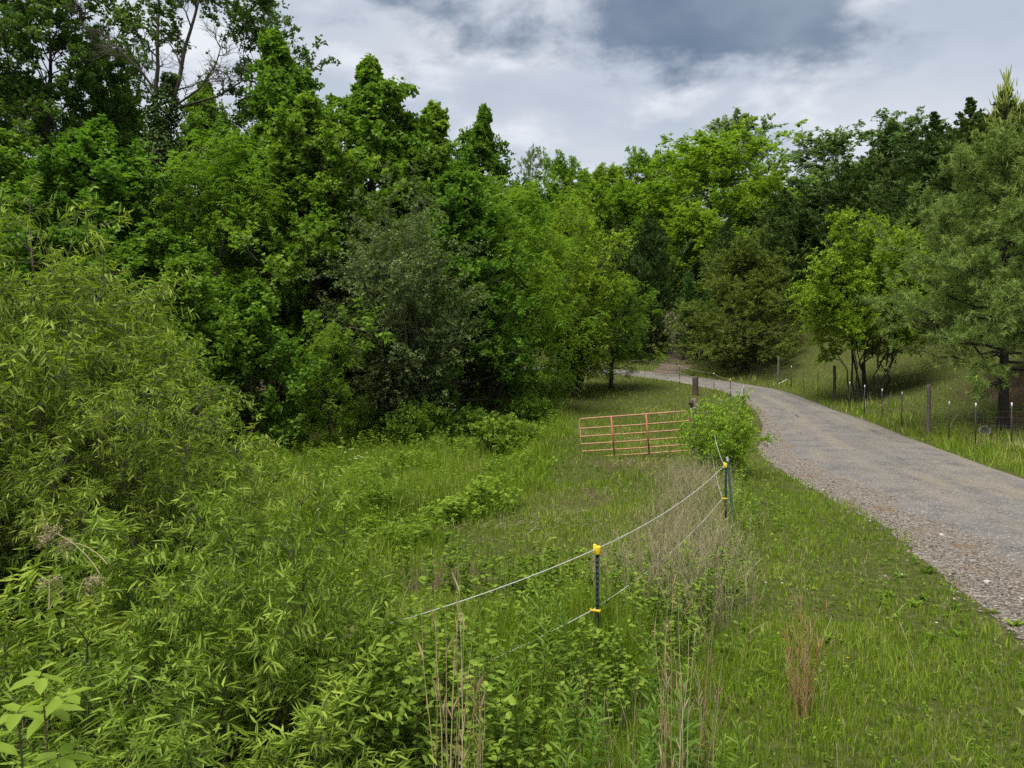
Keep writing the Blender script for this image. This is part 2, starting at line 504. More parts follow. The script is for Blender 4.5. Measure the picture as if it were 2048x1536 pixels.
def litter_at(x, y):
    """Brown needle and leaf litter: under the pines of the bank, in the woods, and worn dry patches on the mown strip."""
    e = sdist(x, y, RRs)
    bx = np.interp(y, BND_Y, BND_X)
    a = smooth01((e - 4) / 2) * (smooth01((x - 19.5) / 2) * smooth01((40 - y) / 6) + .1 * smooth01((y - 52) / 4))
    pines = smooth01(1.2 - np.hypot((x - 19) / 4.5, (y - 27.5) / 4.5)) * smooth01((e - 2.2) / 1)
    tw = smooth01((bx - x - 8) / 4) * smooth01((y - 24) / 5)
    worn = .62 * smooth01((x - bx) / 1) * smooth01((bx + 4.5 - x) / 2) * (vnoise(x, y, 2.2, 5) > .1) * smooth01((26 - y) / 5)
    return np.clip(np.maximum.reduce([a, pines, tw, worn]), 0, 1)


me = tg.mesh('ground', ground_mat(), smooth=True)
la = me.attributes.new('litter', 'FLOAT', 'POINT')
la.data.foreach_set('value', litter_at(GX.ravel(), GY.ravel()).astype(np.float32))
ground = bpy.data.objects.new('ground', me); ground['kind'] = 'structure'; col.objects.link(ground)


# ---------------------------------------------------------------- road
def road_mat(name, kind):
    m, nt, out = mat_base(name)
    N, L = nt.nodes.new, nt.links.new
    ge = N('ShaderNodeNewGeometry')
    uv = N('ShaderNodeAttribute'); uv.attribute_name = 'along'
    ac = N('ShaderNodeAttribute'); ac.attribute_name = 'tint'
    cb = N('ShaderNodeCombineXYZ'); L(uv.outputs['Fac'], cb.inputs[0]); L(ac.outputs['Fac'], cb.inputs[1])

    def noise(vec, sc, det=6, ro=.6):
        n = N('ShaderNodeTexNoise'); n.inputs['Scale'].default_value = sc; n.inputs['Detail'].default_value = det
        n.inputs['Roughness'].default_value = ro; L(vec, n.inputs['Vector']); return n.outputs[0]

    def mixc(f, a, b):
        x = N('ShaderNodeMix'); x.data_type = 'RGBA'; L(f, x.inputs[0])
        for v, s in ((a, 6), (b, 7)):
            if isinstance(v, tuple): x.inputs[s].default_value = (*v, 1)
            else: L(v, x.inputs[s])
        return x.outputs[2]

    def mrange(v, a, b):
        x = N('ShaderNodeMapRange'); x.interpolation_type = 'SMOOTHSTEP'; L(v, x.inputs[0]); x.inputs[1].default_value = a; x.inputs[2].default_value = b
        return x.outputs[0]
    pos = ge.outputs['Position']
    st = N('ShaderNodeMapping'); st.inputs['Scale'].default_value = (.07, 3.0, 1); L(cb.outputs[0], st.inputs[0])
    grain = noise(pos, 55, 5, .75)
    vo = N('ShaderNodeTexVoronoi'); vo.inputs['Scale'].default_value = 34 if kind == 'asphalt' else 38
    L(pos, vo.inputs['Vector'])
    vsep = N('ShaderNodeSeparateColor'); L(vo.outputs['Color'], vsep.inputs[0])
    if kind == 'asphalt':
        c = ramp_node(nt, noise(pos, 1.1, 7), [(.34, (.090, .085, .080)), (.5, (.125, .117, .109)), (.66, (.152, .141, .128))])
        dust = mrange(noise(st.outputs[0], 1.9, 8, .62), .46, .70)
        c = mixc(dust, c, (.178, .150, .112))
        def band(c0, hw):
            a = N('ShaderNodeMath'); a.operation = 'SUBTRACT'; L(ac.outputs['Fac'], a.inputs[0]); a.inputs[1].default_value = c0
            b = N('ShaderNodeMath'); b.operation = 'ABSOLUTE'; L(a.outputs[0], b.inputs[0])
            wob_ = N('ShaderNodeMath'); wob_.operation = 'MULTIPLY_ADD'; L(noise(pos, .7, 6, .65), wob_.inputs[0]); wob_.inputs[1].default_value = .22; L(b.outputs[0], wob_.inputs[2])
            return mrange(wob_.outputs[0], hw + .11, hw + .02)
        for c0 in (.44, .80):
            tr_ = N('ShaderNodeMath'); tr_.operation = 'MULTIPLY'; L(band(c0, .07), tr_.inputs[0]); tr_.inputs[1].default_value = .6
            c = mixc(tr_.outputs[0], c, (.178, .155, .125))
        mid_ = N('ShaderNodeMath'); mid_.operation = 'MULTIPLY'; L(band(.62, .05), mid_.inputs[0]); mid_.inputs[1].default_value = .45
        c = mixc(mid_.outputs[0], c, (.085, .080, .074))
        wet = mrange(noise(st.outputs[0], 2.6, 9, .72), .60, .68)
        c = mixc(wet, c, (.048, .047, .050))
        sp_ = mrange(vsep.outputs[0], .80, .95)
        c = mixc(sp_, c, (.25, .235, .215))
    else:
        c = ramp_node(nt, vsep.outputs[0], [(.05, (.070, .058, .048)), (.35, (.125, .104, .082)), (.7, (.19, .165, .137)), (.95, (.32, .295, .26))])
        mud = mrange(noise(pos, 1.3, 8, .7), .55, .66)
        c = mixc(mud, c, (.165, .100, .052))
    g2 = N('ShaderNodeMix'); g2.data_type = 'RGBA'; g2.blend_type = 'OVERLAY'; g2.inputs[0].default_value = .75
    L(c, g2.inputs[6]); L(ramp_node(nt, grain, [(.25, (.18, .18, .18)), (.75, (.82, .82, .82))]), g2.inputs[7])
    p = N('ShaderNodeBsdfPrincipled'); L(g2.outputs[2], p.inputs['Base Color']); p.inputs['Roughness'].default_value = .85
    p.inputs['Specular IOR Level'].default_value = .25
    ad = N('ShaderNodeMath'); ad.operation = 'MULTIPLY_ADD'; L(vo.outputs['Distance'], ad.inputs[0]); ad.inputs[1].default_value = -.6; L(grain, ad.inputs[2])
    bp = N('ShaderNodeBump'); bp.inputs['Strength'].default_value = .7; bp.inputs['Distance'].default_value = .02 if kind == 'asphalt' else .04
    L(ad.outputs[0], bp.inputs['Height']); L(bp.outputs[0], p.inputs['Normal'])
    L(p.outputs[0], out.inputs[0])
    return m


def ribbon(name, u0, u1, nu, lift, mat, edge):
    n = len(RLd); r = np.random.default_rng(3)
    s = np.concatenate([[0], np.cumsum(np.hypot(*np.diff((RLd + RRd) / 2, axis=0).T))])
    jag = np.interp(np.arange(n), np.arange(0, n, 1), r.normal(size=n)) * edge
    V, al, ac = [], [], []
    for i in range(n):
        a = u0(RLd[i, 1], s[i]) + jag[i]; b = u1
        u = np.linspace(a, b, nu)
        p = RLd[i][None] * (1 - u[:, None]) + RRd[i][None] * u[:, None]
        z = ground_h(p[:, 0], p[:, 1], road=True) + lift + .05 * np.sin(np.clip(u, 0, 1) * math.pi)
        z[0] -= .05
        if u1 >= 1: z[-1] -= .05
        V.append(np.column_stack([p, z])); al.append(np.full(nu, s[i])); ac.append(u)
    V = np.concatenate(V)
    i, k = np.meshgrid(np.arange(n - 1), np.arange(nu - 1), indexing='ij'); b = (i * nu + k).ravel()
    g = Geo(); g.add(V, quads=np.stack([b, b + 1, b + nu + 1, b + nu], -1), tint=np.concatenate(ac))
    me = g.mesh(name, mat, smooth=True)
    a = me.attributes.new('along', 'FLOAT', 'POINT'); a.data.foreach_set('value', np.concatenate(al).astype(np.float32))
    o = bpy.data.objects.new(name, me); o['kind'] = 'structure'; col.objects.link(o)
    return o


def pave_edge(y, s):
    return np.interp(y, [-8, 8, 14, 20, 26, 32, 40, 50], [.26, .23, .21, .20, .18, .13, .08, .03]) + .025 * math.sin(s * 1.3) + .018 * math.sin(s * 3.1 + 1)


ribbon('gravel_shoulder', lambda y, s: -.03 + .02 * math.sin(s * .9), .45, 8, -.01, road_mat('gravel_shoulder', 'gravel'), .012)
ribbon('road', pave_edge, 1.02, 14, .025, road_mat('worn_asphalt', 'asphalt'), .010)

# the branch drive climbing into the trees
dl_ = smooth_line(np.array([(12.0, 58.5), (14.5, 63), (16.3, 67), (17.0, 71), (17.3, 75)]), 8)
g = Geo(); V = []
for i, p in enumerate(dl_):
    d = norm(np.gradient(dl_, axis=0)[i]); nrm = np.array([d[1], -d[0]])
    for k, w in enumerate(np.linspace(-1.7, 1.7, 5)):
        q = p + nrm * w
        V.append((*q, gz(*q) + (.16 if abs(w) < 1.5 else -.02)))
n = len(dl_); i, k = np.meshgrid(np.arange(n - 1), np.arange(4), indexing='ij'); b = (i * 5 + k).ravel()
g.add(np.array(V), quads=np.stack([b, b + 1, b + 6, b + 5], -1))
o = bpy.data.objects.new('driveway', g.mesh('driveway', plain_mat('dirt_drive', (.07, .052, .040), (.13, .10, .075), 3, .95), smooth=True)); o['kind'] = 'structure'; col.objects.link(o)


# ---------------------------------------------------------------- things: bookkeeping
def tag(o, label, cat, group=None):
    o['label'] = label; o['category'] = cat
    if group: o['group'] = group
    return o


def empty(name, loc, label, cat, group=None, rz=0.0, scale=(1, 1, 1)):
    o = bpy.data.objects.new(name, None); col.objects.link(o)
    o.location = loc; o.rotation_euler = (0, 0, rz); o.scale = scale
    o.empty_display_size = .2
    return tag(o, label, cat, group)


def part(name, mesh, parent, loc=(0, 0, 0), rot=(0, 0, 0)):
    o = bpy.data.objects.new(name, mesh); col.objects.link(o); o.parent = parent
    o.location = loc; o.rotation_euler = rot
    return o


def wx(px, d): return (px - 1024.0) / F * d


def wz(py, d): return CAMZ + (HORIZON - py) / F * d


# ---------------------------------------------------------------- tree prototypes (unit size in metres, scaled when placed)
PROTO = {}


def finish(key, H, Rad, wood, leafy, wood_mat, leaf_mat_, extra=None):
    H = max(float(np.percentile(np.concatenate(leafy.v)[:, 2], 99.97)), .9 * H)
    PROTO[key] = dict(H=H, R=Rad, parts=[('trunk', wood.mesh(key + '_trunk', M[wood_mat], True)), ('crown', leafy.mesh(key + '_crown', M[leaf_mat_]))] + (extra or []))


def broad_tree(key, seed, H=18, R=4.2, z0=.12, nl=62, nb=7, nt=5, nlf=11, L=.24, W=.22, kind='kite', shape=None, el0=.15, el1=1.0,
               wood='bark', mat='tulip', tr=.28, curve=.12, up=.3, pinnate=0, sag=.08, blen=.36, tlen=.75, down=.15, upn=.9, gaps=0.0, wob=.4, lean=(0, 0), nr=.55):
    r = np.random.default_rng(seed)
    TP = trunk_line(r, H * .97, wob, lean)
    shape = shape or (lambda t: np.interp(t, [0, .15, .4, .7, .9, 1], [.72, .98, 1.0, .72, .36, .12]))
    lump = np.clip(1 + .24 * r.normal(size=nl), .5, 1.5)
    P, t, Ln, z = limbs_on(r, TP, nl, H * z0, H * .96, lambda t: R * shape(t) * lump, el0, el1, curve)
    if gaps:
        keep = r.random(nl) > gaps; P, t, Ln, z = P[keep], t[keep], Ln[keep], z[keep]
    w = Geo()
    rr = tr * (1 - np.linspace(0, 1, len(TP)) ** .8 * .96); rr[0] *= 1.35
    tubes(w, TP[None], rr[None], 9)
    r0 = np.interp(z, TP[:, 2], rr) * .45
    tubes(w, P, r0[:, None] * np.linspace(1, .12, P.shape[1])[None], 5)
    B, bi, _ = children(r, P, nb, .28, 1.0, Ln * blen, par=.7, rnd=.75, up=up, sag=sag, taper=.35, flat=.6)
    bl = np.linalg.norm(B[:, -1] - B[:, 0], axis=1)
    tubes(w, B, (.018 + .008 * bl)[:, None] * np.linspace(1, .3, B.shape[1])[None], 3)
    T, ti, _ = children(r, B, nt, .3, 1.0, tlen * np.clip((Ln / R)[bi] * 2.2, .4, 1), par=.6, rnd=.9, up=up * .6, sag=sag, K=3, taper=.2)
    limb_t = r.random(len(P)); tb = .45 * limb_t[bi] + .55 * r.random(len(B))
    tt = .5 * tb[ti] + .5 * r.random(len(T))
    g = Geo()
    if pinnate:
        Fr, fi, _ = children(r, T, pinnate, .2, 1.0, L * 3.2, par=.45, rnd=.9, up=.05, sag=.45, K=4, taper=.1)
        s = np.tile(np.repeat(np.linspace(.3, .98, nlf // 2), 2), len(Fr)); n = (nlf // 2) * 2
        idx = np.repeat(np.arange(len(Fr)), n)
        Bp, Tg = sample(Fr, idx, s)
        side = norm(np.cross(Tg, np.array([0, 0, 1.0]) + r.normal(size=Tg.shape) * .15)) * np.tile([1, -1], len(idx) // 2)[:, None]
        D = side * .85 + Tg * .55; D[:, 2] -= .22
        Nn = r.normal(size=D.shape) * .3; Nn[:, 2] += 1
        leaf(g, Bp, D, Nn, L * r.uniform(.8, 1.15, len(idx)), W * r.uniform(.8, 1.15, len(idx)), np.clip(.7 * tt[fi][idx] + .3 * r.random(len(idx)), 0, 1), 'kite')
    else:
        leaves_on(r, g, T, nlf, L, W, kind, tint=tt, down=down, upn=upn, tipt=.12, jit=.05, nr=nr)
    finish(key, H, R, w, g, wood, mat)


poplar = lambda t: np.interp(t, [0, .2, .45, .7, .88, 1], [.9, 1.0, .84, .54, .24, .04])
round_ = lambda t: np.interp(t, [0, .15, .45, .75, .92, 1], [.6, .88, 1.0, .88, .62, .36])
dome_ = lambda t: np.interp(t, [0, .2, .5, .75, .9, 1], [.62, .9, 1.0, .92, .72, .5])
broad_tree('tulip_a', 1, H=18, R=4.0, nl=80, nb=7, nt=5, nlf=18, L=.205, W=.18, shape=poplar, el0=.1, el1=.95, kind='kite', z0=.08)
broad_tree('tulip_b', 2, H=14, R=3.9, nl=76, nb=7, nt=5, nlf=18, L=.175, W=.16, shape=poplar, el0=.05, el1=.9, z0=.06)
broad_tree('young_tulip', 3, H=7, R=2.3, nl=48, nb=6, nt=4, nlf=15, L=.165, W=.15, shape=poplar, el0=.05, el1=.9, z0=.05, tr=.1, tlen=.5)
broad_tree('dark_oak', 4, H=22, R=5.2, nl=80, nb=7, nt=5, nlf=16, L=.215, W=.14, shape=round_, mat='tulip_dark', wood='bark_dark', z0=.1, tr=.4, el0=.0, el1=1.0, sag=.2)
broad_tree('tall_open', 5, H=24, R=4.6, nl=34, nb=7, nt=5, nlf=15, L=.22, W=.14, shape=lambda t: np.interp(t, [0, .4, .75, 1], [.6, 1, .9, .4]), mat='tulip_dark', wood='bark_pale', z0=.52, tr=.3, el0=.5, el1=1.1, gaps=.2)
broad_tree('walnut', 6, H=14, R=4.6, nl=54, nb=6, nt=4, nlf=8, L=.17, W=.07, pinnate=4, shape=round_, mat='walnut', wood='bark_dark', z0=.12, el0=.15, el1=1.0, tr=.25, sag=.25)
broad_tree('locust', 7, H=14, R=3.4, nl=46, nb=5, nt=4, nlf=8, L=.14, W=.07, pinnate=4, shape=round_, mat='walnut', wood='bark', z0=.2, el0=.25, el1=1.0, tr=.2, sag=.3)
broad_tree('canopy_a', 8, H=24, R=8.2, nl=80, nb=9, nt=6, nlf=11, L=.31, W=.23, shape=dome_, mat='canopy', wood='bark_dark', z0=.16, el0=.2, el1=.95, tr=.45, tlen=.9, blen=.34, sag=.05)
broad_tree('canopy_b', 9, H=18, R=6.0, nl=64, nb=8, nt=6, nlf=15, L=.25, W=.19, shape=dome_, mat='canopy', wood='bark', z0=.14, el0=.25, el1=.95, tr=.35, tlen=.85)
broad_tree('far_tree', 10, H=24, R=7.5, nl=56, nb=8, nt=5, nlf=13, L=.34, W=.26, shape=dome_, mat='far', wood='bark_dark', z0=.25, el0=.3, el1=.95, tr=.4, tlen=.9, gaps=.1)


def shrub_tree(key, seed, H, R, ns, nb, nt, nlf, L, W, mat, wood, kind='kite', tlen=.6, blen=.3, up=.35, stem_r=.05, sag=.1, lo=.2, spread=1.0, par=.5, rnd=.9, down=.1, nr=.55, dome=1.0, twig_r=.006, base_r=.1):
    """Many stems fanning from one base."""
    r = np.random.default_rng(seed)
    K = 8; u = np.linspace(0, 1, K)
    az = np.arange(ns) * 2.39996 + r.normal(size=ns) * .3
    q = np.sqrt((np.arange(ns) + .5) / ns) * spread
    Hs = H * (1 - .42 * dome * q ** 2) * r.uniform(.86, 1.05, ns)
    S = np.zeros((ns, K, 3))
    rad = q[:, None] * R * .8 * (u[None] ** 1.25)
    S[:, :, 0] = np.cos(az)[:, None] * (rad + base_r * q[:, None]); S[:, :, 1] = np.sin(az)[:, None] * (rad + base_r * q[:, None])
    S[:, :, 2] = Hs[:, None] * u[None] * (1 - .10 * u[None] * q[:, None])
    S += r.normal(size=S.shape) * (.018 * H) * (u > 0)[None, :, None]
    w = Geo(); tubes(w, S, stem_r * r.uniform(.6, 1.2, ns)[:, None] * np.linspace(1, .15, K)[None], 5)
    B, bi, _ = children(r, S, nb, lo, 1.0, Hs * blen, par=.75, rnd=.7, up=up, sag=sag, taper=.45, K=5, out=.25)
    bl = np.linalg.norm(B[:, -1] - B[:, 0], axis=1)
    tubes(w, B[:, [0, 2, 4]], (twig_r + .006 * bl)[:, None] * np.linspace(1, .3, 3)[None], 3)
    T, ti, _ = children(r, B, nt, .15, 1.0, tlen, par=.65, rnd=.8, up=up * .5, sag=sag, K=4, taper=.2)
    tubes(w, T[:, [0, 3]], np.array([[twig_r * .7, twig_r * .4]]), 3)
    tt = .25 * r.random(ns)[bi][ti] + .25 * r.random(len(B))[ti] + .5 * r.random(len(T))
    g = Geo()
    leaves_on(r, g, T, nlf, L, W, kind, tint=tt, par=par, rnd=rnd, down=down, tipt=.3, s0=.05, nr=nr, jit=.01, droop=.2, lv=.4)
    finish(key, H, R, w, g, wood, mat)


shrub_tree('olive', 21, 12, 3.4, 28, 17, 8, 14, .13, .06, 'olive', 'twig_grey', tlen=.75, blen=.24, stem_r=.08, lo=.06, twig_r=.004)
shrub_tree('multi_stem', 22, 11, 3.4, 14, 20, 9, 19, .17, .085, 'stem_green', 'bark_dark', tlen=.8, blen=.24, stem_r=.065, lo=.34, dome=.9, twig_r=.008, base_r=.85, sag=.25)
shrub_tree('yellow_green', 23, 12, 3.2, 20, 15, 8, 13, .17, .09, 'stem_green', 'bark', tlen=.7, blen=.24, stem_r=.08, lo=.08, twig_r=.008)
shrub_tree('willow_a', 24, 5.2, 2.6, 17, 18, 8, 12, .125, .021, 'willow', 'bark_stem', 'lance', tlen=.55, blen=.26, stem_r=.035, lo=.08, down=.3, sag=.3)
shrub_tree('willow_b', 25, 2.6, 1.35, 14, 10, 5, 15, .105, .018, 'willow', 'bark_stem', 'lance', tlen=.36, blen=.3, stem_r=.014, lo=.08, down=.15, sag=.2, twig_r=.0025)
shrub_tree('willow_c', 26, 2.2, 1.0, 12, 9, 5, 14, .11, .018, 'willow', 'bark_stem', 'lance', tlen=.32, blen=.3, stem_r=.012, lo=.08, down=.05, sag=.1, twig_r=.0025)
shrub_tree('rose_bush', 27, 2.3, 1.5, 22, 9, 5, 11, .075, .045, 'rose', 'twig', 'kite', tlen=.35, blen=.34, stem_r=.015, lo=.05, sag=.25, twig_r=.003)
shrub_tree('leafy_bush', 28, 1.6, 1.5, 18, 8, 5, 10, .12, .07, 'weed', 'twig', 'kite', tlen=.35, blen=.34, stem_r=.014, lo=.05, sag=.2, twig_r=.003)


def conifer(key, seed, H, R, nl, nb, nt, nlf, L, W, mat, wood, shape, z0=.04, el0=.2, el1=1.0, curve=.2, kind='kite', up=.35, sag=.0, blen=.4, tlen=.4, tr=.2, candles=0, whorl=0, par=.9, rnd=.4, s0=.1, flat=.6, rag=.15):
    r = np.random.default_rng(seed)
    TP = trunk_line(r, H * .985, .12)
    P, t, Ln, z = limbs_on(r, TP, nl, H * z0, H * .975, lambda t: R * shape(t) * (1 + rag * r.normal(size=nl)), el0, el1, curve)
    w = Geo(); rr = tr * (1 - np.linspace(0, 1, len(TP)) * .96); rr[0] *= 1.25
    tubes(w, TP[None], rr[None], 8)
    r0 = np.interp(z, TP[:, 2], rr) * .32 + .008
    tubes(w, P, r0[:, None] * np.linspace(1, .15, P.shape[1])[None], 4)
    B, bi, _ = children(r, P, nb, .18, 1.0, Ln * blen, par=.8, rnd=.65, up=up, sag=sag, taper=.5, flat=flat, K=4)
    tubes(w, B, np.array([[.012, .009, .006, .003]]), 3)
    T, ti, _ = children(r, B, nt, .2, 1.0, tlen * np.clip((Ln / R)[bi] * 1.7, .22, 1), par=.8, rnd=.6, up=up * .7, sag=sag, K=3, taper=.2, flat=flat)
    tt = (.3 * r.random(len(P))[bi] + .3 * r.random(len(B)))[ti] + .4 * r.random(len(T))
    g = Geo()
    fac = np.clip((Ln / R)[bi][ti] * 2.2, .3, 1)
    leaves_on(r, g, T, nlf, L * np.repeat(fac, nlf), W, kind, tint=tt * .75, par=par, rnd=rnd, down=0, upn=.6, nr=.7, s0=s0, tipt=.15, jit=.012, droop=.02)
    extra = []
    if candles:
        k = r.choice(len(P), candles, p=(t ** 2) / np.sum(t ** 2))
        B0, Tg = sample(P, k, r.uniform(.85, 1.0, candles))
        B0 = B0 + r.normal(size=B0.shape) * .12
        C = B0[:, None, :] + np.linspace(0, 1, 3)[None, :, None] * (norm(Tg * .5 + np.array([0, 0, 1.0]) + r.normal(size=Tg.shape) * .15) * r.uniform(.15, .42, candles)[:, None])[:, None, :]
        tubes(g, C, np.array([[.018, .016, .006]]), 4, tint=1.0)
        top = trunk_line(r, .01)[-1]
        C = np.repeat(np.array(TP[-1])[None, None], 9, 0) + np.linspace(0, 1, 4)[None, :, None] * norm(runit(r, 9) * .35 + np.array([0, 0, 1.0]))[:, None, :] * r.uniform(.4, .9, 9)[:, None, None]
        tubes(g, C, np.array([[.028, .024, .020, .010]]), 4, tint=.9)
    finish(key, H, R, w, g, wood, mat, extra)


cone = lambda t: np.interp(t, [0, .12, .4, .65, .85, 1], [.9, 1.0, .80, .50, .22, .02])
conifer('cedar_a', 31, 14, 2.9, 130, 7, 5, 10, .26, .06, 'cedar', 'bark_dark', cone, el0=.45, el1=.75, up=.5, blen=.46, tlen=.46, rag=.28)
conifer('cedar_b', 32, 12, 3.2, 120, 7, 5, 10, .26, .065, 'cedar', 'bark_dark', lambda t: np.interp(t, [0, .12, .4, .65, .85, 1], [.85, 1, .82, .54, .24, .02]), el0=.4, el1=.75, up=.45, blen=.42, tlen=.45, rag=.22)
conifer('arborvitae', 33, 8, 1.7, 100, 6, 5, 7, .17, .08, 'arbor', 'bark', lambda t: np.interp(t, [0, .1, .5, .8, 1], [.9, 1, .8, .45, .08]), el0=.4, el1=1.1, up=.3, blen=.4, tlen=.32, tr=.12)
conifer('white_pine', 34, 13.3, 4.3, 88, 12, 8, 17, .21, .031, 'pine', 'bark_dark', lambda t: np.interp(t, [0, .1, .35, .5, .67, .85, 1], [.95, 1.0, .95, .78, .46, .16, .02]), z0=.17, el0=-.02, el1=.6, curve=.15, kind='needle', up=.25, blen=.44, tlen=.42, tr=.2, candles=420, par=.55, rnd=.8, s0=.35, flat=.7)
conifer('scrub_pine', 35, 11, 4.4, 92, 11, 6, 16, .23, .045, 'scrub', 'bark_dark', lambda t: np.interp(t, [0, .15, .45, .75, 1], [.85, 1, .82, .48, .1]), z0=.05, el0=-.05, el1=.8, curve=.12, kind='needle', up=.1, blen=.46, tlen=.5, tr=.16, par=.6, rnd=.75, s0=.2, flat=.25, rag=.25)
conifer('flat_pine', 36, 12, 3.0, 20, 8, 5, 16, .16, .035, 'pine', 'bark', lambda t: np.interp(t, [0, .5, 1], [1, .8, .3]), z0=.72, el0=.25, el1=.7, curve=.1, kind='needle', up=.15, blen=.4, tlen=.35, tr=.16, par=.6, rnd=.7, flat=.3)

# the two-stemmed tall tree with an ivy sleeve and half-bare limbs
def twin_tree():
    r = np.random.default_rng(41)
    H = 28.5; w = Geo(); g = Geo(); iv = Geo(); up_ = np.linspace(0, 1, 12)[:, None]
    st = []
    for dx, dy, z0, hh in ((-.25, .3, 15.5, 28.5), (3.0, -.4, 16.5, 28)):
        st.append(np.array([dx * .08, 0, z0])[None] + up_ * np.array([dx, dy, hh - z0]) + np.cumsum(r.normal(size=(12, 3)) * .06, 0))
    B0 = np.array([[0, 0, 0], [0.1, 0, 6], [.0, 0, 12], [.02, 0, 17.4]])
    tubes(w, B0[None], np.array([[.5, .4, .36, .26]]), 9)
    S = np.array(st); tubes(w, S, np.linspace(.17, .05, 12)[None], 7)
    fork = np.array([[(.2, 0, 17.8), (1.2, -.2, 18.9), (2.6, -.4, 19.8), (3.6, -.3, 21.5), (4.1, -.2, 23.5)], [(.2, 0, 18.4), (1.6, .2, 19.0), (3.4, .3, 19.6), (5.0, .2, 20.6), (5.9, .3, 20.9)],
                     [(-.1, 0, 19.6), (-1.2, .2, 21.2), (-2.3, .3, 22.4), (-3.6, .2, 23.8), (-4.4, .2, 24.2)]], float)
    tubes(w, fork, np.array([[.085, .075, .06, .04, .015]]), 6)
    L1, si, ss = children(r, S, 9, .25, 1.0, 4.6, par=.55, rnd=.9, up=.45, sag=-.05, K=7, taper=.4, flat=.7)
    tubes(w, L1, np.linspace(.055, .014, 7)[None], 5)
    LF, _, _ = children(r, fork, 6, .3, 1.0, 1.9, par=.7, rnd=.8, up=.35, K=7, taper=.3)
    tubes(w, LF, np.linspace(.035, .010, 7)[None], 4)
    LL = np.concatenate([L1, LF])
    L2, li, _ = children(r, LL, 7, .25, 1.0, 1.7, par=.7, rnd=.8, up=.3, K=5, taper=.4)
    tubes(w, L2, np.linspace(.026, .007, 5)[None], 3)
    L3, l3, _ = children(r, L2, 5, .2, 1.0, .8, par=.7, rnd=.8, up=.2, K=3)
    tubes(w, L3, np.linspace(.011, .005, 3)[None], 3)
    lush = np.concatenate([(ss > .4) & (r.random(len(L1)) > .12), np.zeros(len(LF), bool)])
    leaves_on(r, g, L3[lush[li][l3]], 13, .26, .15, 'kite', down=.25)
    few = (~lush[li][l3]) & (r.random(len(L3)) < .06)
    leaves_on(r, g, L3[few], 6, .22, .13, 'kite', down=.3)
    # ivy sleeve on the trunk up to the fork
    n = 7200; z = r.uniform(9, 21.0, n); a = r.uniform(0, 6.283, n); rad = np.interp(z, [9, 17, 21.0], [.95, .95, .35]) * r.uniform(.5, 1.2, n) * (1 + .25 * np.sin(z * 2.1))
    P = np.stack([np.cos(a) * rad + .12 + .05 * (z > 17.5) * (z - 17.5) * 3, np.sin(a) * rad, z], -1)
    D = np.stack([np.cos(a), np.sin(a), -.8 + 0 * a], -1) + r.normal(size=(n, 3)) * .4
    leaf(iv, P, D, np.stack([np.cos(a), np.sin(a), .7 + 0 * a], -1) + r.normal(size=(n, 3)) * .4, .2, .17, r.random(n))
    PROTO['twin'] = dict(H=H, R=5, parts=[('trunk', w.mesh('twin_trunk', M['bark'], True)), ('crown', g.mesh('twin_crown', M['tulip_dark'])), ('ivy', iv.mesh('twin_ivy', M['ivy']))])


twin_tree()


def leaning_walnut():
    """Walnut whose forked trunk leans to the right."""
    p = PROTO['walnut']
    r = np.random.default_rng(44); w = Geo()
    S = np.array([[(-1.9, 0, -.3), (-2.0, 0, .9), (-1.7, 0, 2.0), (-1.0, .1, 3.1), (-.4, .1, 4.4), (0, 0, 6.0), (.1, 0, 9)],
                  [(-1.9, .1, -.3), (-2.3, .1, 1.2), (-2.4, .2, 2.4), (-2.3, .3, 3.6), (-2.0, .3, 5), (-1.8, .2, 6.5), (-1.5, 0, 8)]])
    tubes(w, S, np.array([[.27, .23, .2, .18, .15, .11, .05]]), 8)
    L1, _, _ = children(r, S, 12, .35, 1.0, 3.2, par=.6, rnd=.8, up=.3, K=6, taper=.3)
    tubes(w, L1, np.linspace(.07, .015, 6)[None], 4)
    PROTO['leaning_walnut'] = dict(H=p['H'], R=p['R'], parts=[('trunk', w.mesh('leaning_walnut_trunk', M['bark_dark'], True)), p['parts'][1]])


leaning_walnut()


def plant_tree(key, name, label, cat, px, d, top, width=None, rz=None, group=None, sink=.1, base_px=None):
    """Stand a tree at distance d; its height and spread are real metres worked out from the photograph."""
    p = PROTO[key]
    x = wx(px, d); y = d; zb = gz(x, y) - sink
    sc = (wz(top, d) - zb) / p['H']
    sw = sc if width is None else width / (2 * p['R'])
    o = empty(name, (x, y, zb), label, cat, group, rz if rz is not None else float(rng.uniform(0, 6.28)), (sw, sw, sc))
    for nm, me in p['parts']:
        part(nm, me, o)
    return o


T = plant_tree
# --- left woods, back row
T('dark_oak', 'oak_tree', 'tall dark olive tree filling the top left corner, draped in vines', 'tree', 80, 46, -110, 13)
T('dark_oak', 'oak_tree', 'dark vine-hung tree cut by the left edge of the picture', 'tree', -120, 41, -40, 12)
T('dark_oak', 'oak_tree', 'dark drooping tree between the corner tree and the twin-trunked tree', 'tree', 215, 50, 60, 8.5)
T('twin', 'ivy_tree', 'tall twin-trunked tree with ivy sleeve and half-bare limbs against the sky', 'tree', 325, 44, -70, 10, rz=0.0)
T('tall_open', 'hickory_tree', 'tall open-crowned tree with dark leaf clusters right of the twin-trunked tree', 'tree', 525, 46, -45, 9.5)
T('tulip_b', 'tulip_tree', 'bright rounded tree seen low between the twin trunks and the tall open tree', 'tree', 400, 52, 160, 9)
T('tulip_b', 'tulip_tree', 'dim tree deep in the woods behind the twin-trunked tree', 'tree', 255, 57, 180, 11)
T('tulip_a', 'tulip_tree', 'tall pointed bright green tulip tree, topmost of the left woods', 'tulip tree', 560, 38, 66, 9.0)
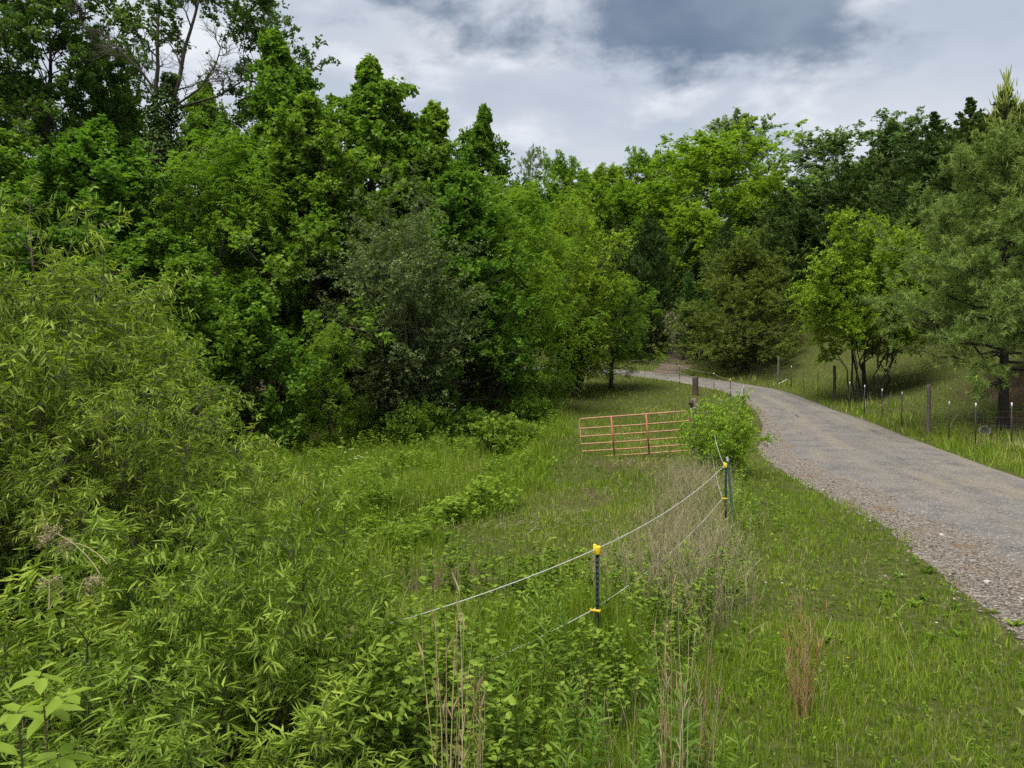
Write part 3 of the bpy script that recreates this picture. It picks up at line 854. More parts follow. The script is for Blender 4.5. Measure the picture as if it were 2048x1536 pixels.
T('tulip_a', 'tulip_tree', 'full green tulip tree with a steeple top alone against the grey sky', 'tulip tree', 742, 41, 118, 10.5)
T('tulip_b', 'tulip_tree', 'broad green tulip tree just below the tallest pointed one', 'tulip tree', 640, 35, 205, 9.6)
T('tulip_a', 'tulip_tree', 'green tree on the skyline right of the steeple-topped tulip tree', 'tulip tree', 862, 43, 212, 10.0)
T('tulip_a', 'poplar_tree', 'slim greyish tree, last peak on the right of the left woods', 'tree', 968, 47, 218, 7.0)
T('tulip_b', 'tulip_tree', 'dark green tree standing behind the right side of the grey-green olive', 'tulip tree', 905, 37, 318, 8.6)
T('tulip_b', 'tulip_tree', 'broad leafy tulip tree above the big willow at the left', 'tulip tree', 165, 31, 232, 9.6)
T('tulip_b', 'tulip_tree', 'leafy tulip tree cut by the left edge above the big willow', 'tulip tree', -40, 33, 215, 9.4)
T('locust', 'locust_tree', 'feathery yellow-green locust between two tulip trees on the left', 'locust tree', 432, 33, 262, 7.4)
T('tulip_b', 'tulip_tree', 'bushy tulip tree in the shade below the feathery locust', 'tulip tree', 330, 28, 440, 7.0)
T('young_tulip', 'tulip_sapling', 'young tulip tree standing alone before the dark wood edge', 'sapling', 505, 27, 560, 4.4)
T('young_tulip', 'tulip_sapling', 'young tulip tree partly behind the big willow', 'sapling', 365, 25, 520, 4.2)
T('locust', 'sumac_shrub', 'small fern-leaved sumac at the foot of the dark wood', 'sumac', 660, 28.5, 640, 2.6)
T('olive', 'autumn_olive', 'large rounded grey-green autumn olive at the wood edge', 'autumn olive', 805, 32, 325, 8.0)
for px, d, top, wd, lab in ((480, 50, 330, 9, 'shaded forest tree deep behind the feathery locust'), (640, 52, 300, 9, 'shaded forest tree deep behind the broad tulip tree'),
                            (800, 54, 290, 9, 'shaded forest tree deep behind the autumn olive top'), (930, 56, 330, 9, 'shaded forest tree deep in the woods below the slim greyish tree'),
                            (60, 54, 150, 10, 'shaded forest tree deep behind the vine-hung corner tree'), (1030, 58, 360, 9, 'shaded forest tree deep behind the leaning walnut')):
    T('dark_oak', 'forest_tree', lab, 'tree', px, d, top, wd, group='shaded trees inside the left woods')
# --- middle
T('leaning_walnut', 'walnut_tree', 'deep green walnut with a leaning forked trunk beside the olive', 'walnut tree', 1052, 38, 335, 7.6, rz=0.0)
T('walnut', 'walnut_tree', 'narrow green walnut top rising behind the leaning walnut', 'walnut tree', 1030, 45, 352, 5.2)
T('yellow_green', 'box_elder', 'bright yellow-green bushy tree right of the leaning walnut', 'tree', 1150, 45, 372, 7.0)
T('walnut', 'walnut_tree', 'small light walnut overhanging the rope fence', 'walnut tree', 1222, 49, 545, 6.0)
T('cedar_b', 'cedar_tree', 'dark cedar behind the small light walnut', 'cedar', 1300, 66, 425, 7.0)
T('cedar_a', 'cedar_tree', 'dark cedar half hidden between box elder and cedar', 'cedar', 1235, 68, 430, 6.0)
T('cedar_a', 'cedar_tree', 'shaded cedar at the bend where the drive enters the trees', 'cedar', 1370, 84, 500, 6.5)
T('canopy_a', 'canopy_tree', 'big round yellow-green tree, tallest over the middle of the road', 'tree', 1430, 86, 246, 19)
T('canopy_b', 'canopy_tree', 'yellow-green tree left of the big round one', 'tree', 1310, 82, 345, 11)
T('canopy_b', 'canopy_tree', 'yellow-green tree between box elder and the round canopies', 'tree', 1215, 80, 350, 10)
T('canopy_b', 'canopy_tree', 'pale yellow-green tree behind the walnut tops', 'tree', 1125, 78, 365, 9)
T('canopy_b', 'canopy_tree', 'low yellow-green tree under the big round canopy', 'tree', 1385, 76, 400, 9)
T('canopy_b', 'canopy_tree', 'yellow-green tree between the big canopy and the cedars', 'tree', 1520, 80, 340, 9)
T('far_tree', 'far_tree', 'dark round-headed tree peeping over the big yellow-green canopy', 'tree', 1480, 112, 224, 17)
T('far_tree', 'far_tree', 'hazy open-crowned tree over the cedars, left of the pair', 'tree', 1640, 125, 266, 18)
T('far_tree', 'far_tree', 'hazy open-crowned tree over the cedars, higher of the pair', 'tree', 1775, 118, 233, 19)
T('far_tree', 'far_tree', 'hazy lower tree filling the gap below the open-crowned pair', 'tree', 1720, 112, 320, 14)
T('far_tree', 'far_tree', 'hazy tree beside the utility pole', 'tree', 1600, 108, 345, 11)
T('flat_pine', 'pine_tree', 'lone small flat-topped pine on the distant skyline', 'pine', 1066, 92, 292, 4.6)
for px, d, top, wd, lab in ((1112, 98, 296, 8, 'low round treetop on the skyline just right of the lone flat pine'), (1175, 100, 322, 9, 'lowest round treetop on the middle skyline, second from the lone pine'),
                            (1235, 102, 312, 9, 'round treetop on the middle skyline, third from the lone pine'), (1284, 104, 290, 8, 'higher round treetop on the middle skyline, fourth from the lone pine'),
                            (1345, 102, 296, 10, 'round treetop on the skyline touching the big yellow-green canopy')):
    T('canopy_b', 'far_tree', lab, 'tree', px, d, top, wd, group='low tree tops on the middle skyline')
for px, d, top, wd, lab in ((1580, 92, 400, 12, 'yellow-green tree filling the gap behind the lowest cedar'), (1500, 74, 455, 8, 'shaded leafy tree behind the scrub pine top'),
                            (1330, 92, 470, 10, 'shaded tree at the end of the branch drive'), (1270, 98, 420, 10, 'yellow-green tree far behind the dark cedars of the bend'), (1342, 83, 560, 7, 'low shaded tree closing the end of the branch drive')):
    T('canopy_b', 'canopy_tree', lab, 'tree', px, d, top, wd)
# --- right bank
T('scrub_pine', 'scrub_pine', 'broad olive-brown scrub pine with layered boughs above the fence bend', 'pine', 1488, 57, 470, 10.5)
T('arborvitae', 'arborvitae', 'dense bright green arborvitae column beside the drive', 'arborvitae', 1376, 63, 545, 2.9)
T('arborvitae', 'arborvitae', 'small leafy evergreen wedged between arborvitae and scrub pine', 'arborvitae', 1412, 62, 585, 2.4)
T('cedar_a', 'cedar_tree', 'small lone green cedar spire below the big canopy', 'cedar', 1457, 70, 430, 5.0)
for px, d, top, wd, lab in ((2060, 41, 184, 7.5, 'dark cedar at the right edge behind the white pine'), (2000, 47, 186, 7.0, 'dark cedar spire just behind the white pine tip'),
                            (1943, 47, 199, 8.6, 'tallest pointed cedar of the dark row left of the white pine'), (1871, 50, 228, 8.8, 'second tall cedar spire left of the white pine'),
                            (1822, 53, 265, 9.0, 'cedar spire third from the white pine'), (1757, 57, 276, 9.4, 'cedar spire rising right of the utility pole'),
                            (1690, 60, 325, 9.4, 'cedar in front of the utility pole'), (1625, 62, 372, 9.0, 'lower cedar over the scrub pine, right of its top'),
                            (1566, 66, 378, 8.0, 'lowest cedar of the row, beside the big canopy'), (1650, 64, 430, 7.4, 'low bushy cedar behind the multi-stemmed tree, left side'),
                            (1790, 62, 400, 7.4, 'low bushy cedar behind the multi-stemmed tree, right side'), (1880, 55, 390, 7.0, 'low bushy cedar between multi-stemmed tree and white pine')):
    T('cedar_a' if int(px) % 2 else 'cedar_b', 'cedar_tree', lab, 'cedar', px, d, top, wd, group='cedars on the right bank')
T('multi_stem', 'multi_stem_tree', 'yellow-green tree with many thin dark stems behind the wire fence', 'tree', 1735, 41.5, 415, 7.0, rz=1.0)
T('white_pine', 'white_pine', 'large soft white pine at the right edge with pale candles', 'pine', 2008, 27.5, 172, 8.4)
T('white_pine', 'white_pine', 'second white pine behind the large one, trunk in its shade', 'pine', 2090, 33, 300, 7.0)
T('white_pine', 'white_pine', 'white pine standing past the right edge of the picture', 'pine', 2330, 29, 150, 8.6)
# --- willows
T('willow_a', 'willow_tree', 'tallest willow, leaning in at the left edge', 'willow', 30, 9.6, 345, 5.6, rz=0.4)
T('willow_a', 'willow_tree', 'tall willow standing just behind the one at the left edge', 'willow', 125, 11.0, 425, 5.4, rz=4.4)
T('willow_a', 'willow_tree', 'rounded willow right of the tallest willow', 'willow', 290, 8.8, 675, 4.0, rz=2.0)
T('willow_b', 'willow_shrub', 'light green willow shrub nearest the open field', 'willow', 560, 4.9, 900, 1.9, rz=1.0)
T('willow_b', 'willow_shrub', 'willow shrub in front of the rounded willow', 'willow', 330, 5.6, 985, 2.6, rz=3.0)
T('willow_c', 'willow_shrub', 'willow shrub low at the left edge below the tallest willow', 'willow', 40, 4.9, 1100, 2.2, rz=5.0)
T('willow_c', 'willow_shrub', 'bushy willow shrub behind the pale broad-leaved plant', 'willow', 215, 4.2, 1180, 1.9, rz=4.0)
T('willow_c', 'willow_shrub', 'willow shrub in the middle of the lower left thicket', 'willow', 430, 4.2, 1200, 2.0, rz=2.2)
T('willow_c', 'willow_shrub', 'willow shrub at the bottom edge left of the tall dry stalks', 'willow', 600, 3.7, 1340, 1.5, rz=0.2)
T('willow_c', 'willow_shrub', 'willow shrub at the bottom left, right of the pale plant', 'willow', 330, 3.3, 1370, 1.5, rz=1.2)
# --- bushes
T('rose_bush', 'rose_bush', 'bright green arching bush grown over the gate post', 'bush', 1440, 19.0, 780, 2.8, rz=0.5)
for px, d, top, wd, lab in ((1010, 27, 822, 3.2, 'dark leafy bush mound left of the gate'), (830, 30, 792, 3.0, 'leafy bush under the grey-green olive'),
                            (1065, 35, 788, 2.6, 'bush at the foot of the leaning walnut'), (930, 31, 806, 2.6, 'bush between the olive and the leaning walnut'),
                            (720, 31, 792, 2.2, 'shaded bush at the wood edge left of the olive')):
    T('leafy_bush', 'leafy_bush', lab, 'bush', px, d, top, wd)

# ---------------------------------------------------------------- fences
def box(g, c, h, tint=.5, rot=0.0):
    """Box with half sizes h at centre c, turned about z."""
    s = np.array([(x, y, z) for x in (-1, 1) for y in (-1, 1) for z in (-1, 1)], float) * np.array(h)
    ca, sa = math.cos(rot), math.sin(rot)
    s = np.column_stack([s[:, 0] * ca - s[:, 1] * sa, s[:, 0] * sa + s[:, 1] * ca, s[:, 2]]) + np.array(c)
    g.add(s, quads=[(0, 1, 3, 2), (4, 6, 7, 5), (0, 4, 5, 1), (2, 3, 7, 6), (0, 2, 6, 4), (1, 5, 7, 3)], tint=tint)


def lathe(g, prof, S=14, c=(0, 0, 0), sx=1.0, sy=1.0, tint=.5):
    """Turned solid: prof is (radius, height) rows, closed at both ends."""
    prof = np.array(prof, float); K = len(prof); th = np.arange(S) * 2 * math.pi / S
    V = np.stack([prof[:, 0:1] * np.cos(th) * sx + c[0], prof[:, 0:1] * np.sin(th) * sy + c[1], np.repeat(prof[:, 1:2], S, 1) + c[2]], -1).reshape(-1, 3)
    k, q = np.meshgrid(np.arange(K - 1), np.arange(S), indexing='ij'); b = k * S
    Q = np.stack([b + q, b + (q + 1) % S, b + S + (q + 1) % S, b + S + q], -1).reshape(-1, 4)
    g.add(V, quads=Q, tint=tint)


M['post_green'] = plain_mat('post_paint', (.010, .020, .016), (.022, .038, .030), 30, .55, bump=.15)
M['brace_green'] = plain_mat('brace_paint', (.012, .060, .050), (.022, .085, .070), 30, .5, bump=.15)
M['post_grey'] = plain_mat('weathered_steel', (.035, .035, .030), (.075, .070, .060), 30, .65, bump=.2)
M['galv'] = plain_mat('bare_steel', (.32, .33, .33), (.46, .47, .47), 40, .45, bump=.1)
M['yellow'] = plain_mat('yellow_plastic', (.62, .42, .012), (.74, .53, .03), 25, .45, bump=.05, spec=.4)
M['white_tip'] = plain_mat('white_paint', (.50, .51, .50), (.66, .67, .66), 30, .6, bump=.1)
M['rope'] = plain_mat('white_rope', (.44, .45, .42), (.58, .59, .56), 300, .8, bump=.6)
M['cord'] = plain_mat('green_cord', (.16, .34, .28), (.32, .50, .42), 200, .8, bump=.4)
M['wood'] = plain_mat('weathered_wood', (.075, .062, .050), (.175, .150, .125), 12, .9, stretch=(3, 3, .35), bump=.9)
M['wood_dark'] = plain_mat('dark_wood', (.045, .034, .026), (.105, .080, .062), 12, .9, stretch=(3, 3, .35), bump=.9)
M['gate_red'] = plain_mat('rusted_red_paint', (.22, .105, .048), (.37, .20, .115), 22, .8, bump=.5, c3=(.46, .31, .20))
M['gate_brace'] = plain_mat('faded_red_paint', (.32, .085, .060), (.43, .15, .10), 22, .7, bump=.4)
M['wire'] = plain_mat('fence_wire', (.075, .072, .065), (.13, .125, .115), 60, .6, bump=.1)


def tpost_mesh(name, H, mat, studs=True):
    g = Geo()
    box(g, (0, 0, H / 2 - .1), (.020, .0035, H / 2 + .1))
    box(g, (0, .0185, H / 2 - .1), (.0035, .015, H / 2 + .1))
    if studs:
        for z in np.arange(.08, H - .05, .055):
            box(g, (0, -.008, z), (.009, .0045, .010))
    return g.mesh(name, mat)


g = Geo()
lathe(g, [(0, .0), (.030, .0), (.033, .008), (.033, .072), (.030, .082), (.020, .086), (0, .086)], 14, (0, .006, 0), 1.0, .95)
lathe(g, [(0, .0), (.018, .0), (.020, .01), (.020, .092), (.014, .100), (0, .101)], 10, (-.030, .0, .002), 1.0, .9)
CAP = g.mesh('yellow_cap', M['yellow'])
g = Geo()
box(g, (0, .005, .0), (.030, .020, .016)); box(g, (-.045, -.012, .0), (.020, .012, .010)); box(g, (-.066, -.012, .004), (.006, .014, .018))
INS = g.mesh('yellow_insulator', M['yellow'])
POST_A = tpost_mesh('fence_post', 1.33, M['post_green'])

# rope fence posts: (x, y, label, insulator heights below the cap)
ROPE = [(wx(610, 5.0), 5.0, 'rope fence post buried in weeds at the left end of the white rope', 2),
        (wx(1196, 7.2), 7.2, 'nearest black rope fence post with bright yellow cap', 2),
        (wx(1453, 13.3), 13.3, 'rope fence post with yellow cap and leaning green brace', 2),
        (wx(1429, 19.2), 19.2, 'rope fence post standing inside the bright green bush', 2),
        (wx(1488, 40), 40, 'far rope fence post where the cord from the gate post ends', 2),
        (wx(1461, 43.2), 43.2, 'far rope fence post second beyond the gate', 2),
        (wx(1428, 47), 47, 'far rope fence post right of the brown stub post', 3),
        (wx(1359, 51.5), 51.5, 'far rope fence post between the stub post and the drive', 3),
        (wx(1290, 58), 58, 'far rope fence post in front of the road bend', 3),
        (wx(1133, 60), 60, 'last far rope fence post below the box elder', 3)]
tops, mids, lows = [], [], []
for i, (x, y, lab, nins) in enumerate(ROPE):
    z = gz(x, y) if i > 2 else (-.27, -.13, -.09)[i]
    o = empty('fence_post', (x, y, z), lab, 'fence post', 'rope fence posts', rz=-.5)
    hh = 1.22
    part('post', POST_A, o)
    part('cap', CAP, o, (0, 0, 1.25))
    tops.append((x - .03, y - .01, z + 1.30))
    if nins == 2:
        part('insulator', INS, o, (0, 0, .67)); mids.append((x - .065, y - .01, z + .675))
    else:
        part('insulator', INS, o, (0, 0, .84)); part('insulator', INS, o, (0, 0, .25))
        mids.append((x - .065, y - .01, z + .845)); lows.append((x - .065, y - .01, z + .255))
    if i == 2:
        gg = Geo(); gg.add(np.zeros((0, 3)))
        g = Geo(); tubes(g, np.array([[(.03, .01, 1.38), (.13, -.12, .62), (.22, -.24, -.1)]]), np.array([[.021, .021, .021]]), 8)
        part('brace', g.mesh('post_brace', M['brace_green'], True), o)
        g = Geo(); tubes(g, np.array([[(.020, .022, 1.46), (.026, .014, 1.41), (.030, .010, 1.375)]]), np.array([[.022, .022, .022]]), 8)
        part('brace_top', g.mesh('brace_top', M['galv'], True), o)


def rope_obj(pts, sag, rad, label, mat, name='fence_rope', cat='rope'):
    P = [np.array(pts[0])]
    for a, b in zip(pts[:-1], pts[1:]):
        a, b = np.array(a), np.array(b); L = np.linalg.norm(b - a)
        for t in np.linspace(0, 1, 15)[1:]:
            p = a * (1 - t) + b * t; p[2] -= sag * L * 4 * t * (1 - t); P.append(p)
    g = Geo(); tubes(g, np.array(P)[None], np.full((1, len(P)), rad), 6)
    o = bpy.data.objects.new(name, g.mesh(name, mat, True)); col.objects.link(o)
    return tag(o, label, cat)


rope_obj(tops, .018, .0046, 'upper white rope strung between the yellow post caps', M['rope'])
rope_obj(mids, .020, .0042, 'lower white rope strung between the yellow insulators below the caps', M['rope'])
rope_obj(lows, .012, .0055, 'lowest rope strand near the grass along the far posts', M['rope'])


# gate and its post
def gate():
    xl, xr, yl, yr = wx(1165, 23.2), wx(1384, 22.6), 23.2, 22.6
    zl, zr = wz(915, 23.2), wz(901, 22.6)
    L = math.hypot(xr - xl, yr - yl); Hh = 1.26
    o = empty('field_gate', (xl, yl, zl), 'faded red tubular farm gate with six rails, sagging open', 'gate')
    o.rotation_euler = (0, -math.atan2(zr - zl, L), math.atan2(yr - yl, xr - xl))
    rt = .025; c = .11
    arc = lambda cx, cz, a0, a1: [(cx + c * math.cos(a), 0, cz + c * math.sin(a)) for a in np.linspace(a0, a1, 6)]
    loop = [(0, 0, 0)] + [(0, 0, .4)] + arc(c, Hh - c, math.pi, math.pi / 2) + [(L * .5, 0, Hh)] + arc(L - c, Hh - c, math.pi / 2, 0) + [(L, 0, .4), (L, 0, 0)]
    g = Geo(); tubes(g, np.array(loop, float)[None], np.full((1, len(loop)), rt), 8)
    part('frame', g.mesh('gate_frame', M['gate_red'], True), o)
    g = Geo(); tubes(g, np.array([[(.0, 0, 0), (L / 2, 0, -.01), (L, 0, 0)]]), np.full((1, 3), rt * .92), 8); rail = g.mesh('gate_rail', M['gate_red'], True)
    for f in (0, .155, .345, .54, .75):
        part('rail', rail, o, (0, 0, f * Hh))
    g = Geo(); box(g, (0, -.026, Hh / 2), (.024, .006, Hh / 2)); box(g, (.021, -.036, Hh / 2), (.004, .012, Hh / 2)); br = g.mesh('gate_brace', M['gate_brace'])
    for f in (.30, .62):
        part('brace', br, o, (f * L, 0, 0))
    g = Geo(); tubes(g, np.array([[(L + .0, 0, 0), (L + .09, -.02, 0)]]), np.full((1, 2), .018), 7); hg = g.mesh('gate_hinge', M['post_grey'], True)
    for z in (.22, 1.02): part('hinge', hg, o, (0, 0, z))


gate()


def wood_post(x, y, H, rad, label, mat='wood', lean=(0, 0), notch=False, group=None):
    r = np.random.default_rng(int(abs(x * 100)) + 5)
    o = empty('wooden_post', (x, y, gz(x, y)), label, 'post', group)
    K = 9; u = np.linspace(0, 1, K)
    P = np.zeros((1, K, 3)); P[0, :, 2] = -.2 + u * (H + .2); P[0, :, 0] = lean[0] * u; P[0, :, 1] = lean[1] * u
    P[0, :, :2] += r.normal(size=(K, 2)) * rad * .07
    R = rad * (1.08 - .12 * u) * (1 + .04 * r.normal(size=K))
    R = np.append(R, [R[-1] * .55, .001]); P = np.concatenate([P, P[:, -1:] + [0, 0, .03], P[:, -1:] + [0, 0, .035]], 1)
    g = Geo(); tubes(g, P, R[None], 11)
    part('post', g.mesh('wooden_post', M[mat], True), o)
    if notch:
        g = Geo(); box(g, (lean[0] - rad * .6, lean[1] - rad * .5, H - .10), (rad * .55, rad * .6, .09), rot=.3); box(g, (lean[0] - rad * 1.0, lean[1] - .02, H - .14), (.02, rad * .8, .05), rot=.2)
        part('splintered_top', g.mesh('splintered_top', M['wood_dark']), o)
        g = Geo()
        a = np.linspace(0, 6.3, 16); tubes(g, np.stack([np.cos(a) * rad * 1.12 + lean[0] * .85, np.sin(a) * rad * 1.12, H - .28 + .02 * np.sin(3 * a)], -1)[None], np.full((1, 16), .008), 5)
        part('tie_rope', g.mesh('tie_rope', M['rope'], True), o)
    return o


GP = (wx(1391, 22.5), 22.5)
wood_post(*GP, 1.86, .105, 'grey weathered gate post with a splintered top beside the bush', notch=True, lean=(-.06, 0))
wood_post(wx(1391, 46), 46, 1.22, .19, 'short brown stub post in the grass before the road', mat='wood_dark')
z4 = gz(ROPE[4][0], ROPE[4][1])
rope_obj([(GP[0] + .05, GP[1], gz(*GP) + 1.62), (ROPE[4][0], ROPE[4][1], z4 + 1.24)], .012, .009, 'thin green and white cord from the gate post to the far rope fence', M['cord'], name='tie_cord', cat='cord')

# wire fence along the right bank
WIRE_T = [(2025, 24.0, 'steel fence post with white tip nearest the right edge'), (1953, 25.2, 'steel fence post with white tip beside the white bucket'),
          (1900, 26.6, 'steel fence post with white tip left of the bucket'), (1805, 32.5, 'steel fence post with white tip right of the many stems'),
          (1765, 35.2, 'steel fence post with white tip in front of the many stems'), (1730, 37.6, 'steel fence post with white tip at the left of the stems'),
          (1700, 40.0, 'steel fence post with white tip one step left of the stems'), (1636, 44.8, 'plain dark fence post left of the tall dark wooden post'),
          (1608, 46.8, 'plain dark fence post in the middle of the grassy slope'), (1583, 48.8, 'steel fence post with white tip beside the pale wooden post'),
          (1516, 54, 'steel fence post with white tip right of the leafy sprig'), (1481, 56, 'steel fence post with white tip below the scrub pine'),
          (1447, 58, 'steel fence post with white tip under the scrub pine shade'), (1416, 59.6, 'last steel fence post with white tip beside the leaning pole')]
WIRE_W = [(1858, 28.5, 2.05, .075, 'tall grey wooden fence post in front of the white pine shade', 'wood', (.0, 0)), (1669, 42.5, 2.1, .085, 'tall dark wooden fence post left of the many stems', 'wood_dark', (0, 0)),
          (1557, 51, 1.9, .085, 'pale wooden fence post at the foot of the grassy slope', 'wood', (0, 0)), (1395, 60.4, 1.75, .07, 'leaning wooden pole at the end of the wire fence', 'wood', (.25, 0))]
POST_B = tpost_mesh('steel_post', 1.5, M['post_grey'])
g = Geo(); box(g, (0, 0, 0), (.0225, .006, .09)); box(g, (0, .019, 0), (.006, .0175, .09)); TIP = g.mesh('white_tip', M['white_tip'])
line = []
for px, d, lab in WIRE_T:
    x = wx(px, d); o = empty('steel_post', (x, d, gz(x, d)), lab, 'fence post', 'posts of the wire fence', rz=.4)
    part('post', POST_B, o)
    if 'plain' not in lab: part('tip', TIP, o, (0, 0, 1.42))
    line.append((x, d))
for px, d, H, rad, lab, mt, ln in WIRE_W:
    x = wx(px, d); wood_post(x, d, H, rad, lab, mat=mt, lean=ln, group='posts of the wire fence'); line.append((x, d))
line = sorted(line, key=lambda p: p[1])
line = [(wx(2160, 21.8), 21.8)] + line
wf = empty('wire_fence', (0, 0, 0), 'thin woven wire strung between the posts of the right bank', 'wire fence')
LP = np.array(line); seg = np.concatenate([[0], np.cumsum(np.hypot(*np.diff(LP, axis=0).T))])
ss = np.arange(0, seg[-1], .4); WX = np.interp(ss, seg, LP[:, 0]); WY = np.interp(ss, seg, LP[:, 1]); WZ = ground_h(WX, WY)
for h in (.08, .28, .5, .74, 1.0, 1.2):
    g = Geo(); tubes(g, np.stack([WX, WY, WZ + h + .012 * np.sin(ss * 1.9 + h * 9)], -1)[None], np.full((1, len(ss)), .0028), 3)
    part('strand', g.mesh('wire_strand', M['wire']), wf)
s2 = np.arange(0, seg[-1], .16); X2 = np.interp(s2, seg, LP[:, 0]); Y2 = np.interp(s2, seg, LP[:, 1]); Z2 = ground_h(X2, Y2)
g = Geo(); tubes(g, np.stack([np.stack([X2, Y2, Z2 + .08], -1), np.stack([X2, Y2, Z2 + 1.2], -1)], 1), np.full((1, 2), .0016), 3)
o = part('woven_stays', g.mesh('woven_stays', M['wire']), wf); o['kind'] = 'stuff'

# ---------------------------------------------------------------- small things on the right bank and far away
M['bucket'] = plain_mat('bucket_plastic', (.42, .40, .36), (.58, .56, .51), 8, .5, bump=.05)
M['pole'] = plain_mat('pole_grey', (.30, .30, .29), (.42, .42, .41), 5, .8, bump=.1)


def bucket():
    x, d = wx(1966, 26.8), 26.8
    o = empty('bucket', (x, d, gz(x, d) + .17), 'white plastic bucket lying on its side behind the wire fence', 'bucket')
    g = Geo(); lathe(g, [(0, 0), (.14, 0), (.145, .01), (.175, .36), (.185, .365), (.185, .38), (.17, .38), (.165, .36), (.135, .02), (0, .02)], 20)
    part('body', g.mesh('bucket', M['bucket'], True), o, rot=(math.radians(84), 0, -.35))
    g = Geo(); a = np.linspace(0, math.pi, 12); tubes(g, np.stack([np.cos(a) * .19, -.36 - np.sin(a) * .05, -.1 * np.sin(a)], -1)[None], np.full((1, 12), .004), 4)
    part('handle', g.mesh('bucket_handle', M['galv']), o, rot=(0, 0, -.35))


bucket()
x, d = wx(1778, 37.0), 37.0; z = gz(x, d)
g = Geo(); u = np.linspace(0, 1, 14); tubes(g, np.stack([x + .12 * np.cos(u * 4) + .3 * u ** 3, d + .1 * u, z + 1.1 * (1 - u) ** 1.4 + .02], -1)[None], np.full((1, 14), .018), 6)
o = bpy.data.objects.new('hose', g.mesh('hose', M['bark_pale'], True)); col.objects.link(o); tag(o, 'pale bent hose hanging at the foot of the many stems', 'hose')
x, d = wx(1917, 28.0), 28.0; z = gz(x, d)
g = Geo(); tubes(g, np.array([[(x - .35, d, z - .05), (x - .22, d, z + .42), (x - .05, d, z + .66), (x + .12, d, z + .62), (x + .2, d, z + .5)]]), np.array([[.012, .010, .009, .007, .004]]), 5)
o = bpy.data.objects.new('bent_twig', g.mesh('bent_twig', M['straw'], True)); col.objects.link(o); tag(o, 'pale bent twig hooked over the wire beside the bucket', 'twig')
x, d = wx(1563, 50.6), 50.6; z = gz(x, d)
g = Geo(); tubes(g, np.array([[(x - .2, d, z), (x + .1, d, z + .15), (x + .42, d, z + .33)]]), np.array([[.035, .035, .03]]), 6)
o = bpy.data.objects.new('pale_stick', g.mesh('pale_stick', M['white_tip'], True)); col.objects.link(o); tag(o, 'short white stick propped at the pale wooden post', 'stick')

x, d = wx(1676, 92), 92; z = gz(x, d)
o = empty('utility_pole', (x, d, z), 'grey utility pole top showing above the cedars', 'utility pole')
hp = wz(314, d) - z
g = Geo(); tubes(g, np.array([[(0, 0, -.3), (0, 0, hp * .5), (0, 0, hp)]]), np.array([[.26, .22, .17]]), 10); part('pole', g.mesh('utility_pole', M['pole'], True), o)
g = Geo(); box(g, (0, -.2, hp - 1.1), (.7, .05, .06)); part('crossarm', g.mesh('crossarm', M['wood']), o)

# pale tube gate standing at the mouth of the branch drive
x0, x1, d = wx(1307, 78), wx(1330, 78), 78
z = gz(x0, d)
o = empty('far_gate', (x0, d, wz(722, d)), 'pale thin gate frame in the shade at the end of the drive', 'gate')
W_ = x1 - x0
for nm, pts in (('post', [(W_, 0, -.6), (W_, 0, 1.45)]), ('upright', [(0, 0, 0), (0, 0, .75)]), ('rail', [(0, 0, 0), (W_, 0, 0)]), ('rail', [(0, 0, .75), (W_, 0, .95)])):
    g = Geo(); tubes(g, np.array([pts], float), np.full((1, 2), .045 if nm == 'post' else .025), 6); part(nm, g.mesh('far_gate_' + nm, M['galv'], True), o)


# ---------------------------------------------------------------- gravel and stones
def stones(name, P, size, mat, label=None):
    r = np.random.default_rng(61); n = len(P)
    ico = np.array([(0, 0, 1), (.9, 0, .35), (.28, .85, .4), (-.72, .53, .38), (-.72, -.53, .38), (.28, -.85, .4), (.72, .53, -.4), (-.28, .85, -.38), (-.9, 0, -.4), (-.28, -.85, -.4), (.72, -.53, -.38), (0, 0, -1)])
    F_ = np.array([(0, 1, 2), (0, 2, 3), (0, 3, 4), (0, 4, 5), (0, 5, 1), (1, 6, 2), (2, 7, 3), (3, 8, 4), (4, 9, 5), (5, 10, 1), (2, 6, 7), (3, 7, 8), (4, 8, 9), (5, 9, 10), (1, 10, 6)])
    V = ico[None] * (1 + .22 * r.normal(size=(n, 12, 1))) * size[:, None, None] * r.uniform(.7, 1.3, (n, 1, 3)) * np.array([1, 1, .55])
    a = r.uniform(0, 6.28, n); c, s = np.cos(a)[:, None], np.sin(a)[:, None]
    V = np.stack([V[:, :, 0] * c - V[:, :, 1] * s, V[:, :, 0] * s + V[:, :, 1] * c, V[:, :, 2]], -1) + P[:, None]
    g = Geo(); g.add(V.reshape(-1, 3), tris=(F_[None] + (np.arange(n) * 12)[:, None, None]).reshape(-1, 3), tint=np.repeat(r.random(n), 12))
    o = bpy.data.objects.new(name, g.mesh(name, mat)); col.objects.link(o); o['kind'] = 'stuff'
    if label: tag(o, label, name.replace('_', ' '))
    return o


def stone_mat():
    m, nt, out = mat_base('gravel_stone')
    N, L = nt.nodes.new, nt.links.new
    at = N('ShaderNodeAttribute'); at.attribute_name = 'tint'
    c = ramp_node(nt, at.outputs['Fac'], [(0, (.055, .052, .050)), (.3, (.12, .105, .09)), (.6, (.19, .17, .145)), (.82, (.23, .16, .11)), (1, (.40, .375, .34))])
    p = N('ShaderNodeBsdfPrincipled'); L(c, p.inputs['Base Color']); p.inputs['Roughness'].default_value = .8
    L(p.outputs[0], out.inputs[0]); return m


